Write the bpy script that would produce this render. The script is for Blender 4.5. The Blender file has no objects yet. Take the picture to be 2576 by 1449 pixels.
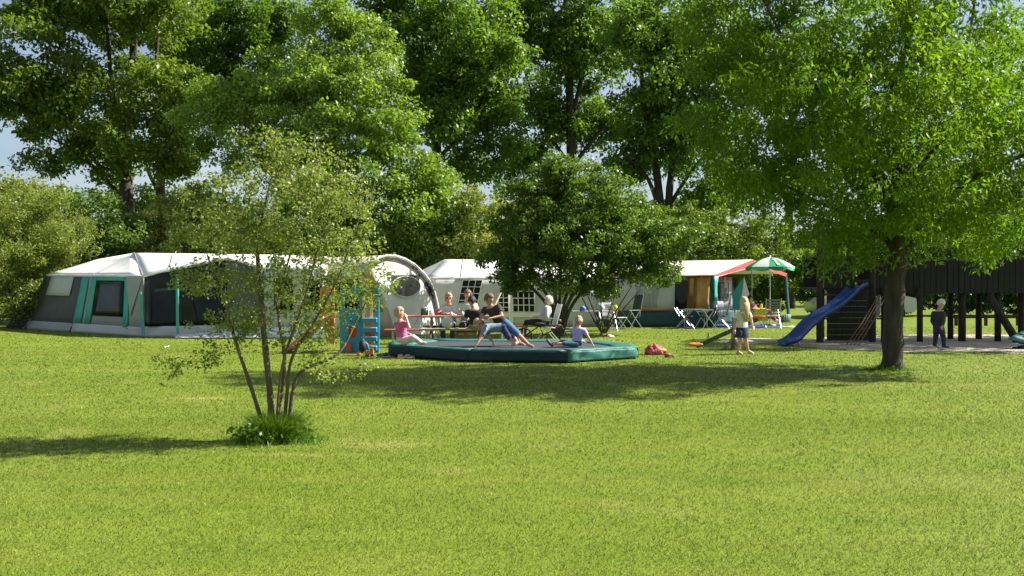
import bpy, math, random
import numpy as np
from mathutils import Vector, Matrix

# ---------------------------------------------------------------- camera, sky, sun, exposure
SC = bpy.context.scene
COL = SC.collection
F, CX, HY, EYE = 2231.0, 1288.0, 711.0, 1.6      # focal length, centre column and horizon row of a 2576 px wide picture; eye height
cam_d = bpy.data.cameras.new('camera')
cam = bpy.data.objects.new('camera', cam_d); COL.objects.link(cam)
cam.location = (0, 0, EYE); cam.rotation_euler = (math.radians(90), 0, 0)
cam_d.sensor_width = 36; cam_d.lens = 36 * F / 2576
cam_d.shift_y = -(724.5 - HY) / 2576
cam_d.clip_end = 2000; cam_d.clip_start = 0.05
SC.camera = cam

SUN_AZ, SUN_EL = math.radians(9), math.radians(41)      # to the right of the view and a little behind the scene
world = bpy.data.worlds.new('World'); SC.world = world; world.use_nodes = True
wn = world.node_tree
bg = wn.nodes['Background']
sky = wn.nodes.new('ShaderNodeTexSky'); sky.sky_type = 'NISHITA'; sky.sun_disc = False
sky.sun_elevation = SUN_EL; sky.sun_rotation = math.radians(90) - SUN_AZ
sky.air_density = 1.0; sky.dust_density = 1.6; sky.ozone_density = 1.5
wtc = wn.nodes.new('ShaderNodeTexCoord'); wmp = wn.nodes.new('ShaderNodeMapping'); wmp.inputs['Scale'].default_value = (1.0, 1.0, 3.0)
wnz = wn.nodes.new('ShaderNodeTexNoise'); wnz.inputs['Scale'].default_value = 2.2; wnz.inputs['Detail'].default_value = 6       # thin high cloud all over the sky
wrp = wn.nodes.new('ShaderNodeMapRange'); wrp.inputs[1].default_value = 0.32; wrp.inputs[2].default_value = 0.72; wrp.inputs[3].default_value = 0.0; wrp.inputs[4].default_value = 0.4
wmx = wn.nodes.new('ShaderNodeMix'); wmx.data_type = 'RGBA'; wmx.inputs['B'].default_value = (8.0, 8.3, 8.9, 1)
wn.links.new(wtc.outputs['Generated'], wmp.inputs[0]); wn.links.new(wmp.outputs[0], wnz.inputs['Vector']); wn.links.new(wnz.outputs[0], wrp.inputs[0])
wn.links.new(wrp.outputs[0], wmx.inputs['Factor']); wn.links.new(sky.outputs[0], wmx.inputs['A'])
wn.links.new(wmx.outputs['Result'], bg.inputs[0]); bg.inputs[1].default_value = 0.05
sun_d = bpy.data.lights.new('sun', 'SUN'); sun_d.energy = 5.0; sun_d.angle = math.radians(0.55); sun_d.color = (1.0, 0.95, 0.86)
sun = bpy.data.objects.new('sun', sun_d); COL.objects.link(sun)
to_sun = Vector((math.cos(SUN_EL) * math.cos(SUN_AZ), math.cos(SUN_EL) * math.sin(SUN_AZ), math.sin(SUN_EL)))
sun.rotation_euler = to_sun.to_track_quat('Z', 'Y').to_euler()
sun.location = (30, 10, 30)
vs = SC.view_settings
vs.view_transform = 'Standard'; vs.look = 'None'; vs.gamma = 1; vs.exposure = 1.45
SC.cycles.max_bounces = 6; SC.cycles.transparent_max_bounces = 12

# ---------------------------------------------------------------- helpers
def W(x, y, d):
    return Vector(((x - CX) / F * d, d, EYE + (HY - y) / F * d))
def GX(x, d, z=0.0):
    return Vector(((x - CX) / F * d, d, z))
def GY(x, y, z=0.0):                                  # point of the plane at height z seen at that picture place
    d = F * (EYE - z) / (y - HY)
    return Vector(((x - CX) / F * d, d, z))

WL = {}
def tag(o, label=None, cat=None, group=None, kind=None):
    if label: o['label'] = label
    if cat: o['category'] = cat
    if group: o['group'] = group
    if kind: o['kind'] = kind
    return o
def thing(name, label, cat, loc=(0, 0, 0), rz=0.0, group=None):
    o = bpy.data.objects.new(name, None); COL.objects.link(o)
    o.empty_display_size = 0.1
    o.location = loc; o.rotation_euler = (0, 0, rz)
    WL[o.name] = Vector(loc)
    return tag(o, label, cat, group)

def link(name, me, parent=None, loc=None):
    o = bpy.data.objects.new(name, me); COL.objects.link(o)
    if parent is not None:
        o.parent = parent; WL[o.name] = WL.get(parent.name, Vector((0, 0, 0)))
    else:
        WL[o.name] = Vector((0, 0, 0))
    if loc is not None: o.location = loc
    return o
def copy_tree(o, parent=None):
    c = o.copy(); COL.objects.link(c); c.parent = parent
    for ch in list(o.children): copy_tree(ch, c)
    return c

class MB:
    def __init__(s): s.v = []; s.f = []
    def add(s, vv, ff):
        n = len(s.v); s.v += [tuple(p) for p in vv]; s.f += [tuple(i + n for i in q) for q in ff]; return s
    def box(s, c, size, rot=None):
        hx, hy, hz = size[0] / 2, size[1] / 2, size[2] / 2
        vv = [Vector((x, y, z)) for x in (-hx, hx) for y in (-hy, hy) for z in (-hz, hz)]
        if rot is not None: vv = [rot @ p for p in vv]
        c = Vector(c)
        return s.add([p + c for p in vv], [(0, 1, 3, 2), (4, 6, 7, 5), (0, 4, 5, 1), (2, 3, 7, 6), (0, 2, 6, 4), (1, 5, 7, 3)])
    def beam(s, a, b, w, t, up=(0, 0, 1)):
        a, b = Vector(a), Vector(b); d = (b - a); L = d.length; d.normalize()
        u = Vector(up); x = d.cross(u)
        if x.length < 1e-4: x = d.cross(Vector((1, 0, 0)))
        x.normalize(); z = x.cross(d).normalized()
        R = Matrix((x, d, z)).transposed()
        return s.box((a + b) / 2, (w, L, t), R)
    def tube(s, pts, radii, n=8, caps=True, ax=None, flat=1.0):
        P = [Vector(p) for p in pts]; m = len(P)
        if not hasattr(radii, '__len__'): radii = [radii] * m
        T = [(P[min(i + 1, m - 1)] - P[max(i - 1, 0)]).normalized() for i in range(m)]
        r0 = Vector(ax) if ax is not None else (Vector((0, 0, 1)) if abs(T[0].z) < 0.9 else Vector((1, 0, 0)))
        x = (r0 - T[0] * r0.dot(T[0])).normalized()
        vv = []; ff = []
        for i in range(m):
            x = (x - T[i] * x.dot(T[i]));
            x = x.normalized() if x.length > 1e-6 else T[i].orthogonal().normalized()
            y = T[i].cross(x)
            for k in range(n):
                a = 2 * math.pi * k / n
                vv.append(P[i] + (x * math.cos(a) + y * math.sin(a) * flat) * radii[i])
        for i in range(m - 1):
            for k in range(n):
                k2 = (k + 1) % n
                ff.append((i * n + k, i * n + k2, (i + 1) * n + k2, (i + 1) * n + k))
        if caps:
            ff.append(tuple(range(n))[::-1]); ff.append(tuple((m - 1) * n + k for k in range(n)))
        return s.add(vv, ff)
    def ell(s, c, r, rot=None, seg=14, ring=9, fn=None):
        c = Vector(c)
        if not hasattr(r, '__len__'): r = (r, r, r)
        vv = []; ff = []
        for i in range(ring + 1):
            th = math.pi * i / ring
            for k in range(seg):
                a = 2 * math.pi * k / seg
                u = Vector((math.sin(th) * math.cos(a), math.sin(th) * math.sin(a), math.cos(th)))
                q = fn(u) if fn else 1.0
                p = Vector((u.x * r[0] * q, u.y * r[1] * q, u.z * r[2] * q))
                if rot is not None: p = rot @ p
                vv.append(p + c)
        for i in range(ring):
            for k in range(seg):
                k2 = (k + 1) % seg
                ff.append((i * seg + k, (i + 1) * seg + k, (i + 1) * seg + k2, i * seg + k2))
        return s.add(vv, ff)
    def slab(s, poly, th, n=None):
        P = [Vector(p) for p in poly]
        if n is None:
            n = Vector((0, 0, 0))
            for i in range(len(P)):
                n += (P[i] - P[0]).cross(P[(i + 1) % len(P)] - P[0])
        n = Vector(n).normalized() * th
        m = len(P)
        ff = [tuple(range(m)), tuple(range(2 * m - 1, m - 1, -1))]
        ff += [(i, i + m, (i + 1) % m + m, (i + 1) % m) for i in range(m)]
        return s.add(P + [p - n for p in P], ff)
    def patch(s, p00, p10, p11, p01, nu, nv, th=0.012, fn=None):
        p00, p10, p11, p01 = map(Vector, (p00, p10, p11, p01))
        n = ((p10 - p00).cross(p01 - p00) + (p10 - p11).cross(p01 - p11) * -1)
        n = (p10 - p00 + p11 - p01).cross(p01 - p00 + p11 - p10).normalized()
        fr = []
        for j in range(nv + 1):
            for i in range(nu + 1):
                u, v = i / nu, j / nv
                p = (p00 * (1 - u) + p10 * u) * (1 - v) + (p01 * (1 - u) + p11 * u) * v
                if fn: p = p + n * fn(u, v)
                fr.append(p)
        m = len(fr); ff = []
        ix = lambda i, j: j * (nu + 1) + i
        for j in range(nv):
            for i in range(nu):
                q = (ix(i, j), ix(i + 1, j), ix(i + 1, j + 1), ix(i, j + 1))
                ff.append(q); ff.append(tuple(k + m for k in q[::-1]))
        bd = [ix(i, 0) for i in range(nu)] + [ix(nu, j) for j in range(nv)] + [ix(i, nv) for i in range(nu, 0, -1)] + [ix(0, j) for j in range(nv, 0, -1)]
        for a, b in zip(bd, bd[1:] + bd[:1]): ff.append((b, a, a + m, b + m))
        return s.add(fr + [p - n * th for p in fr], ff)
    def mesh(s, name, mat, smooth=False, off=None):
        me = bpy.data.meshes.new(name)
        vv = s.v if off is None else [(a - off[0], b - off[1], c - off[2]) for a, b, c in s.v]
        me.from_pydata(vv, [], s.f)
        if mat is not None: me.materials.append(mat)
        if smooth: me.polygons.foreach_set('use_smooth', [True] * len(me.polygons))
        me.update(); return me
    def build(s, name, mat, parent=None, smooth=False, world=True):
        """world: the coordinates are scene coordinates, else the thing's own"""
        off = WL.get(parent.name) if (parent is not None and world) else None
        return link(name, s.mesh(name, mat, smooth, off), parent)

def fuse(mb, voxel, it=4, f=0.5):
    """melt the shapes of a builder into one closed surface"""
    me = mb.mesh('tmp', None)
    o = bpy.data.objects.new('tmp', me); COL.objects.link(o)
    r = o.modifiers.new('r', 'REMESH'); r.mode = 'VOXEL'; r.voxel_size = voxel; r.use_smooth_shade = True
    sm = o.modifiers.new('s', 'SMOOTH'); sm.iterations = it; sm.factor = f
    dg = bpy.context.evaluated_depsgraph_get()
    m2 = bpy.data.meshes.new_from_object(o.evaluated_get(dg))
    bpy.data.objects.remove(o); bpy.data.meshes.remove(me)
    m2.polygons.foreach_set('use_smooth', [True] * len(m2.polygons))
    return m2
def place_fused(name, mb, mat, parent, voxel=0.011, it=4):
    off = WL[parent.name]
    mb.v = [(a - off[0], b - off[1], c - off[2]) for a, b, c in mb.v]
    m = fuse(mb, voxel, it); m.name = name
    m.materials.clear(); m.materials.append(mat)
    return link(name, m, parent)

# ---------------------------------------------------------------- materials
MATS = {}
def mat(name, col, rough=0.6, var=0.12, scale=6.0, bump=0.0, bscale=30.0, trans=0.0, metal=0.0, spec=0.4, stretch=(1, 1, 1), col2=None, coat=0.0):
    if name in MATS: return MATS[name]
    m = bpy.data.materials.new(name); m.use_nodes = True; nt = m.node_tree; N = nt.nodes; L = nt.links
    p = N['Principled BSDF']; out = N['Material Output']
    p.inputs['Roughness'].default_value = rough; p.inputs['Metallic'].default_value = metal
    p.inputs['Specular IOR Level'].default_value = spec
    p.inputs['Coat Weight'].default_value = coat
    tc = N.new('ShaderNodeTexCoord'); mp = N.new('ShaderNodeMapping'); mp.inputs['Scale'].default_value = stretch
    L.new(tc.outputs['Object'], mp.inputs[0])
    nz = N.new('ShaderNodeTexNoise'); nz.inputs['Scale'].default_value = scale; nz.inputs['Detail'].default_value = 5
    L.new(mp.outputs[0], nz.inputs['Vector'])
    mx = N.new('ShaderNodeMix'); mx.data_type = 'RGBA'
    c2 = col2 if col2 else tuple(min(1, c * (1 + var)) for c in col)
    c1 = tuple(c * (1 - var) for c in col) if not col2 else col
    mx.inputs['A'].default_value = (*c1, 1); mx.inputs['B'].default_value = (*c2, 1)
    rp = N.new('ShaderNodeMapRange'); rp.inputs[1].default_value = 0.3; rp.inputs[2].default_value = 0.7
    L.new(nz.outputs[0], rp.inputs[0]); L.new(rp.outputs[0], mx.inputs['Factor'])
    L.new(mx.outputs['Result'], p.inputs['Base Color'])
    if bump > 0:
        n2 = N.new('ShaderNodeTexNoise'); n2.inputs['Scale'].default_value = bscale; n2.inputs['Detail'].default_value = 4
        L.new(mp.outputs[0], n2.inputs['Vector'])
        b = N.new('ShaderNodeBump'); b.inputs['Strength'].default_value = bump; b.inputs['Distance'].default_value = 0.03
        L.new(n2.outputs[0], b.inputs['Height']); L.new(b.outputs[0], p.inputs['Normal'])
    if trans > 0:
        t = N.new('ShaderNodeBsdfTranslucent'); L.new(mx.outputs['Result'], t.inputs[0])
        ms = N.new('ShaderNodeMixShader'); ms.inputs[0].default_value = trans
        L.new(p.outputs[0], ms.inputs[1]); L.new(t.outputs[0], ms.inputs[2]); L.new(ms.outputs[0], out.inputs[0])
    MATS[name] = m; return m

def vinyl(name, col, alpha=0.5, spec=.5):
    m = bpy.data.materials.new(name); m.use_nodes = True; nt = m.node_tree; N = nt.nodes; L = nt.links
    p = N['Principled BSDF']; p.inputs['Base Color'].default_value = (*col, 1); p.inputs['Roughness'].default_value = 0.14; p.inputs['Specular IOR Level'].default_value = spec
    t = N.new('ShaderNodeBsdfTransparent'); t.inputs[0].default_value = (0.8, 0.85, 0.85, 1)
    nz = N.new('ShaderNodeTexNoise'); nz.inputs['Scale'].default_value = 3.0
    b = N.new('ShaderNodeBump'); b.inputs['Strength'].default_value = 0.35; b.inputs['Distance'].default_value = 0.05
    L.new(nz.outputs[0], b.inputs['Height']); L.new(b.outputs[0], p.inputs['Normal'])
    ms = N.new('ShaderNodeMixShader'); ms.inputs[0].default_value = alpha
    L.new(t.outputs[0], ms.inputs[1]); L.new(p.outputs[0], ms.inputs[2]); L.new(ms.outputs[0], N['Material Output'].inputs[0])
    return m

def leaf_mat(name, dark, light, tcol=None, trans=0.42, rough=0.42, spec=0.35):
    """leaf blade: reflects and lets light through; two stored random numbers vary the green from leaf to leaf and sprig to sprig"""
    m = bpy.data.materials.new(name); m.use_nodes = True; nt = m.node_tree; N = nt.nodes; L = nt.links
    p = N['Principled BSDF']; p.inputs['Roughness'].default_value = rough; p.inputs['Specular IOR Level'].default_value = spec
    a = N.new('ShaderNodeAttribute'); a.attribute_name = 'r'
    mx = N.new('ShaderNodeMix'); mx.data_type = 'RGBA'
    mx.inputs['A'].default_value = (*dark, 1); mx.inputs['B'].default_value = (*light, 1)
    L.new(a.outputs['Fac'], mx.inputs['Factor']); L.new(mx.outputs['Result'], p.inputs['Base Color'])
    t = N.new('ShaderNodeBsdfTranslucent')
    mt = N.new('ShaderNodeMix'); mt.data_type = 'RGBA'; mt.blend_type = 'MULTIPLY'; mt.inputs['Factor'].default_value = 1
    L.new(mx.outputs['Result'], mt.inputs['A']); mt.inputs['B'].default_value = (*(tcol or (1.5, 1.5, 0.5)), 1)
    L.new(mt.outputs['Result'], t.inputs[0])
    ms = N.new('ShaderNodeMixShader'); ms.inputs[0].default_value = trans
    L.new(p.outputs[0], ms.inputs[1]); L.new(t.outputs[0], ms.inputs[2]); L.new(ms.outputs[0], N['Material Output'].inputs[0])
    return m

def grass_color(nt, pos):
    """lawn colour from the place on the ground: broad mottling, dry straw patches, fine speckle"""
    N, L = nt.nodes, nt.links
    def noise(sc, det=3, vec=pos):
        n = N.new('ShaderNodeTexNoise'); n.inputs['Scale'].default_value = sc; n.inputs['Detail'].default_value = det
        L.new(vec, n.inputs['Vector']); return n.outputs[0]
    def mix(f, a, b):
        m = N.new('ShaderNodeMix'); m.data_type = 'RGBA'
        L.new(f, m.inputs['Factor'])
        for k, c in (('A', a), ('B', b)):
            if isinstance(c, tuple): m.inputs[k].default_value = (*c, 1)
            else: L.new(c, m.inputs[k])
        return m.outputs['Result']
    def ramp(f, lo, hi):
        r = N.new('ShaderNodeMapRange'); r.inputs[1].default_value = lo; r.inputs[2].default_value = hi
        L.new(f, r.inputs[0]); return r.outputs[0]
    st = N.new('ShaderNodeMapping'); st.inputs['Scale'].default_value = (0.35, 1.0, 1.0); st.inputs['Rotation'].default_value = (0, 0, 0.15)
    L.new(pos, st.inputs[0])
    base = mix(ramp(noise(0.55, 4, st.outputs[0]), 0.34, 0.66), (0.128, 0.178, 0.017), (0.205, 0.240, 0.036))
    mott = mix(ramp(noise(2.6, 5, st.outputs[0]), 0.38, 0.72), base, (0.118, 0.180, 0.017))
    dry = mix(ramp(noise(0.9, 5), 0.61, 0.80), mott, (0.30, 0.285, 0.085))
    for cx_, cy_, rx_, ry_, c in ((-4.3, 12.25, .55, .16, (0.36, 0.34, 0.12)), (-1.25, 8.75, .75, .35, (0.27, 0.27, 0.07)), (-2.0, 8.25, .9, .12, (0.25, 0.26, 0.07)), (3.4, 7.2, 1.3, .5, (0.215, 0.245, 0.05)), (-4.6, 5.6, 1.0, .7, (0.235, 0.245, 0.06))):
        mp = N.new('ShaderNodeMapping'); mp.vector_type = 'POINT'; mp.inputs['Location'].default_value = (-cx_ / rx_, -cy_ / ry_, 0); mp.inputs['Scale'].default_value = (1 / rx_, 1 / ry_, 0)
        L.new(pos, mp.inputs[0])
        ln = N.new('ShaderNodeVectorMath'); ln.operation = 'LENGTH'; L.new(mp.outputs[0], ln.inputs[0])
        ad = N.new('ShaderNodeMath'); ad.operation = 'MULTIPLY_ADD'; L.new(noise(4.0, 4), ad.inputs[0]); ad.inputs[1].default_value = 1.3; L.new(ln.outputs['Value'], ad.inputs[2])
        dry = mix(ramp(ad.outputs[0], 1.65, 0.7), dry, c)
    return dry, noise, mix, ramp

# ---------------------------------------------------------------- ground
def lawn_material(name, blade):
    m = bpy.data.materials.new(name); m.use_nodes = True; nt = m.node_tree; N = nt.nodes; L = nt.links
    g = N.new('ShaderNodeNewGeometry')
    fl = N.new('ShaderNodeVectorMath'); fl.operation = 'MULTIPLY'; fl.inputs[1].default_value = (1, 1, 0)
    L.new(g.outputs['Position'], fl.inputs[0])
    col, noise, mix, ramp = grass_color(nt, fl.outputs[0])
    p = N['Principled BSDF']; p.inputs['Roughness'].default_value = 0.5; p.inputs['Specular IOR Level'].default_value = 0.12
    if blade:
        a = N.new('ShaderNodeAttribute'); a.attribute_name = 'r'
        hs = N.new('ShaderNodeHueSaturation'); hs.inputs['Saturation'].default_value = 1.0
        L.new(ramp(a.outputs['Fac'], -1.5, 0.75), hs.inputs['Value'])
        L.new(col, hs.inputs['Color'])
        straw = mix(ramp(a.outputs['Fac'], 0.84, 0.97), hs.outputs[0], (0.36, 0.38, 0.12))
        L.new(straw, p.inputs['Base Color'])
        t = N.new('ShaderNodeBsdfTranslucent'); L.new(straw, t.inputs[0])
        ms = N.new('ShaderNodeMixShader'); ms.inputs[0].default_value = 0.45
        L.new(p.outputs[0], ms.inputs[1]); L.new(t.outputs[0], ms.inputs[2]); L.new(ms.outputs[0], N['Material Output'].inputs[0])
    else:
        sp = mix(ramp(noise(38, 4), 0.35, 0.7), col, (0.108, 0.150, 0.015))
        L.new(sp, p.inputs['Base Color'])
        b = N.new('ShaderNodeBump'); b.inputs['Strength'].default_value = 0.5; b.inputs['Distance'].default_value = 0.03
        L.new(noise(60, 4), b.inputs['Height']); L.new(b.outputs[0], p.inputs['Normal'])
    return m

gm = MB(); gm.add([(-400, -60, 0), (400, -60, 0), (400, 900, 0), (-400, 900, 0)], [(0, 1, 2, 3)])
tag(gm.build('lawn', lawn_material('lawn_soil', False)), 'wide mown lawn of the camping field', kind='structure')

def raw_mesh(name, verts, nper, mat_, attr):
    """verts (n*nper,3): n separate polygons; attr (n,): a random number for each"""
    n = len(verts) // nper
    me = bpy.data.meshes.new(name)
    me.vertices.add(n * nper); me.vertices.foreach_set('co', np.ascontiguousarray(verts, dtype=np.float32).ravel())
    me.loops.add(n * nper); me.loops.foreach_set('vertex_index', np.arange(n * nper, dtype=np.int32))
    me.polygons.add(n); me.polygons.foreach_set('loop_start', np.arange(0, n * nper, nper, dtype=np.int32))
    a = me.attributes.new('r', 'FLOAT', 'POINT'); a.data.foreach_set('value', np.repeat(attr, nper).astype(np.float32))
    me.materials.append(mat_); me.update(calc_edges=True)
    return me

def blades(n, rng, P, h, w, lean):
    """single-triangle grass blades rooted at P"""
    a = rng.uniform(0, 2 * np.pi, n); s = np.stack([np.cos(a), np.sin(a), np.zeros(n)], 1)
    b = rng.uniform(0, 2 * np.pi, n); l = rng.uniform(0.15, 1, n) * lean
    tip = np.stack([np.cos(b) * l, np.sin(b) * l, np.ones(n)], 1) * h[:, None]
    v = np.empty((n, 3, 3)); v[:, 0] = P - s * w[:, None] / 2; v[:, 1] = P + s * w[:, None] / 2; v[:, 2] = P + tip
    return v.reshape(-1, 3)

rng = np.random.default_rng(5)
vv = []; at = []
for d0, d1, dens, hh, ww in ((3.6, 5.5, 5600, .021, .0050), (5.5, 7.5, 3800, .022, .006), (7.5, 10.5, 2000, .023, .0085), (10.5, 15, 850, .025, .013), (15, 22, 300, .028, .020), (22, 32, 90, .03, .03)):
    xw = lambda d: d * 0.60 + 0.7
    area = (xw(d0) + xw(d1)) * (d1 - d0); n = int(area * dens)
    d = np.sqrt(rng.uniform(d0 ** 2, d1 ** 2, n)); x = rng.uniform(-1, 1, n) * xw(d)
    P = np.stack([x, d, np.full(n, -0.002)], 1)
    h = hh * rng.uniform(0.45, 1.25, n); w = ww * rng.uniform(.6, 1.3, n)
    vv.append(blades(n, rng, P, h, w, 1.5)); at.append(rng.uniform(0, 1, n))
gme = raw_mesh('grass', np.concatenate(vv), 3, lawn_material('grass_blade', True), np.concatenate(at))
tag(link('grass', gme), 'short green grass blades of the mown lawn', 'grass', kind='stuff')

sand_m = mat('sand', (0.30, 0.255, 0.19), 0.9, 0.25, 3.0, 0.6, 25, col2=(0.42, 0.37, 0.29))
def sand_sheet(name, label, poly, seed):
    r = random.Random(seed); P = [GY(x, y, 0.006) for x, y in poly]
    out = []
    for i in range(len(P)):
        a, b = P[i], P[(i + 1) % len(P)]
        m = max(2, int((b - a).length / 0.25))
        for k in range(m):
            q = a.lerp(b, k / m); out.append(q + Vector((r.uniform(-.12, .12), r.uniform(-.16, .16), 0)))
    me = MB(); c = sum(out, Vector()) / len(out)
    me.add(out + [c + Vector((0, 0, 0.03))], [(i, (i + 1) % len(out), len(out)) for i in range(len(out))])
    tag(me.build(name, sand_m), label, kind='structure')
sand_sheet('sand_patch', 'pale sandy play area under the dark wooden play bridge', [(1975, 868), (2070, 876), (2190, 881), (2270, 886), (2420, 882), (2570, 890), (2700, 893), (2760, 848), (2576, 842), (2400, 841), (2200, 843), (2060, 848)], 1)
sand_sheet('worn_sand_patch', 'narrow worn sandy strip behind the seesaw', [(1800, 861), (1880, 866), (1960, 860), (1990, 854), (1900, 850), (1830, 852)], 2)

# ---------------------------------------------------------------- trees
def vnoise(P, s, seed):
    """cheap smooth 3-D wobble used to open gaps in crowns"""
    k = np.random.default_rng(seed); o = np.zeros(len(P))
    for i in range(5):
        w = k.normal(size=3) * s * (1 + 0.5 * i); o += np.sin(P @ w + k.uniform(0, 6.28)) / (1 + 0.4 * i)
    return o

def leaf_verts(C, n, rc, L, wid, droop, rng, flat=0.75):
    """n leaf blades round each cluster centre C: they lie over the outside of the cluster and face outwards and up"""
    m = len(C); k = m * n
    o = rng.normal(size=(k, 3)); o /= np.linalg.norm(o, axis=1)[:, None]
    rad = rng.uniform(.25, 1, (k, 1)) ** .6 * np.repeat(rng.uniform(.6, 1.25, (m, 1)), n, 0) * rc
    P = o * rad; P[:, 2] *= flat
    tw = rng.normal(size=(m, 3)); tw[:, 2] *= .5; tw /= np.linalg.norm(tw, axis=1)[:, None]           # each cluster stretches along its own twig
    P += np.repeat(tw, n, 0) * (np.einsum('ij,ij->i', P, np.repeat(tw, n, 0))[:, None] * 0.7)
    P += np.repeat(C, n, 0)
    nn = o * .7 + rng.normal(size=(k, 3)) * .75; nn[:, 2] += .35; nn /= np.linalg.norm(nn, axis=1)[:, None]
    u = rng.normal(size=(k, 3)); u[:, 2] -= droop
    u -= nn * np.einsum('ij,ij->i', u, nn)[:, None]; u /= np.linalg.norm(u, axis=1)[:, None] + 1e-9
    v = np.cross(nn, u)
    l = (L * rng.uniform(.6, 1.25, k))[:, None]; w = l * wid
    q = np.empty((k, 4, 3))
    q[:, 0] = P; q[:, 1] = P + u * l * .45 + v * w * .5 + nn * w * .14; q[:, 2] = P + u * l; q[:, 3] = P + u * l * .45 - v * w * .5 + nn * w * .14
    s = np.repeat(rng.uniform(0, 1, m), n)
    return q.reshape(-1, 3), np.clip(0.55 * s + 0.45 * rng.uniform(0, 1, k), 0, 1)

BARK = mat('bark_dark', (0.045, 0.036, 0.026), 0.9, 0.5, 9, 0.9, 22, stretch=(1, 1, .25))
BARK_L = mat('bark_olive', (0.10, 0.085, 0.05), 0.85, 0.45, 14, 0.8, 40, stretch=(1, 1, .2))
TRI = [0]
def make_tree(name, label, cat, stems, lobes, leaf, sprigs=9.0, n=40, spread=0.28, L=0.13, wid=0.6, droop=0.4, gap=-0.9, gs=0.9, seed=1, bark=None,
              rmin=0.012, shell=0.3, nbr=220, group=None, stem_n=9, foot=None):
    """stems: lists of (x, y, depth, radius); lobes: (x, y, depth, rx px, ry px, r depth m)"""
    rng = np.random.default_rng(seed); bark = bark or BARK
    b0 = W(*stems[0][0][:3]) if foot is None else Vector(foot)
    t = thing(name, label, cat, (b0.x, b0.y, 0), group=group)
    tm = MB(); sk = []; sr = []
    for st in stems:
        P = [W(*q[:3]) for q in st]; R = [q[3] for q in st]
        PP = []; RR = []
        for i in range(len(P) - 1):                                        # soft curve through the given points
            p0, p1, p2, p3 = P[max(i - 1, 0)], P[i], P[i + 1], P[min(i + 2, len(P) - 1)]
            K = 5
            for k in range(K):
                x = k / K
                q = 0.5 * ((2 * p1) + (p2 - p0) * x + (2 * p0 - 5 * p1 + 4 * p2 - p3) * x * x + (3 * p1 - p0 - 3 * p2 + p3) * x ** 3)
                PP.append(q); RR.append((R[i] * (1 - x) + R[i + 1] * x) * (1 + 0.05 * rng.normal()))
        PP.append(P[-1]); RR.append(R[-1])
        tm.tube(PP, RR, stem_n)
        sk += [np.array(p) for p in PP]; sr += RR
    C = []
    for (x, y, d, rx, ry, rd) in lobes:
        c = np.array(W(x, y, d)); r = np.array([rx * d / F, rd, ry * d / F])
        m = max(3, int(sprigs * (r[0] * r[1] * r[2]) ** (2 / 3) * 4))
        u = rng.normal(size=(m, 3)); u /= np.linalg.norm(u, axis=1)[:, None]
        C.append(c + u * r * (rng.uniform(0, 1, m) ** shell)[:, None] * (1 + .10 * rng.normal(size=(m, 1))))
    C = np.concatenate(C)
    C = C[vnoise(C, gs, seed) > gap]
    C = C[C[:, 2] > 0.15]
    # limbs and twigs towards the sprigs
    S = np.array(sk); SR = np.array(sr)
    nS0 = len(S)
    pick = rng.permutation(len(C))[:nbr]
    dist = np.array([np.min(np.linalg.norm(S - C[i], axis=1)) for i in pick])
    for i in pick[np.argsort(dist)]:
        c = C[i]; dd = np.linalg.norm(S - c, axis=1) + np.maximum(0, S[:, 2] - c[2]) * 0.7
        j = int(np.argmin(dd)); a = S[j]; ln = np.linalg.norm(c - a)
        if ln < 0.05: continue
        r0 = min(SR[j] * 0.7, max(rmin, ln * 0.022)); pts = []; rr = []
        bend = rng.normal(size=3) * ln * 0.07 + np.array([0, 0, ln * .06])
        for k in range(4):
            x = k / 3; pts.append(a + (c - a) * x + bend * math.sin(math.pi * x)); rr.append(max(rmin * .6, r0 * (1 - .75 * x)))
        tm.tube(pts, rr, 4, False)
        S = np.concatenate([S, np.array(pts[1:])]); SR = np.concatenate([SR, np.array(rr[1:])])
    tm.build('trunk', bark, t, True)
    V, A = leaf_verts(C, n, spread, L, wid, droop, rng)
    off = np.array(WL[t.name]); TRI[0] += len(A) * 2
    link('crown', raw_mesh('crown', V - off, 4, leaf, A), t)
    return t

LF_OAK = leaf_mat('leaf_oak', (0.048, 0.110, 0.012), (0.140, 0.240, 0.028), trans=.48)
LF_OLIVE = leaf_mat('leaf_olive', (0.055, 0.105, 0.014), (0.158, 0.228, 0.032), trans=.48)
LF_LIGHT = leaf_mat('leaf_light', (0.090, 0.165, 0.018), (0.215, 0.325, 0.050), trans=.46, spec=0.5)
LF_WIL = leaf_mat('leaf_willow', (0.105, 0.145, 0.028), (0.23, 0.27, 0.065), trans=.48)
LF_ASH = leaf_mat('leaf_ash', (0.068, 0.148, 0.012), (0.152, 0.255, 0.022), trans=.50, spec=.18)
LF_SHRUB = leaf_mat('leaf_shrub', (0.046, 0.100, 0.014), (0.125, 0.200, 0.030), trans=.46)
LF_BIRCH = leaf_mat('leaf_birch', (0.110, 0.155, 0.034), (0.245, 0.295, 0.085), trans=.47)
LF_TUFT = leaf_mat('leaf_tuft', (0.05, 0.115, 0.012), (0.12, 0.22, 0.025))
LF_DARK = leaf_mat('leaf_dark', (0.022, 0.052, 0.010), (0.060, 0.105, 0.016))

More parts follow.
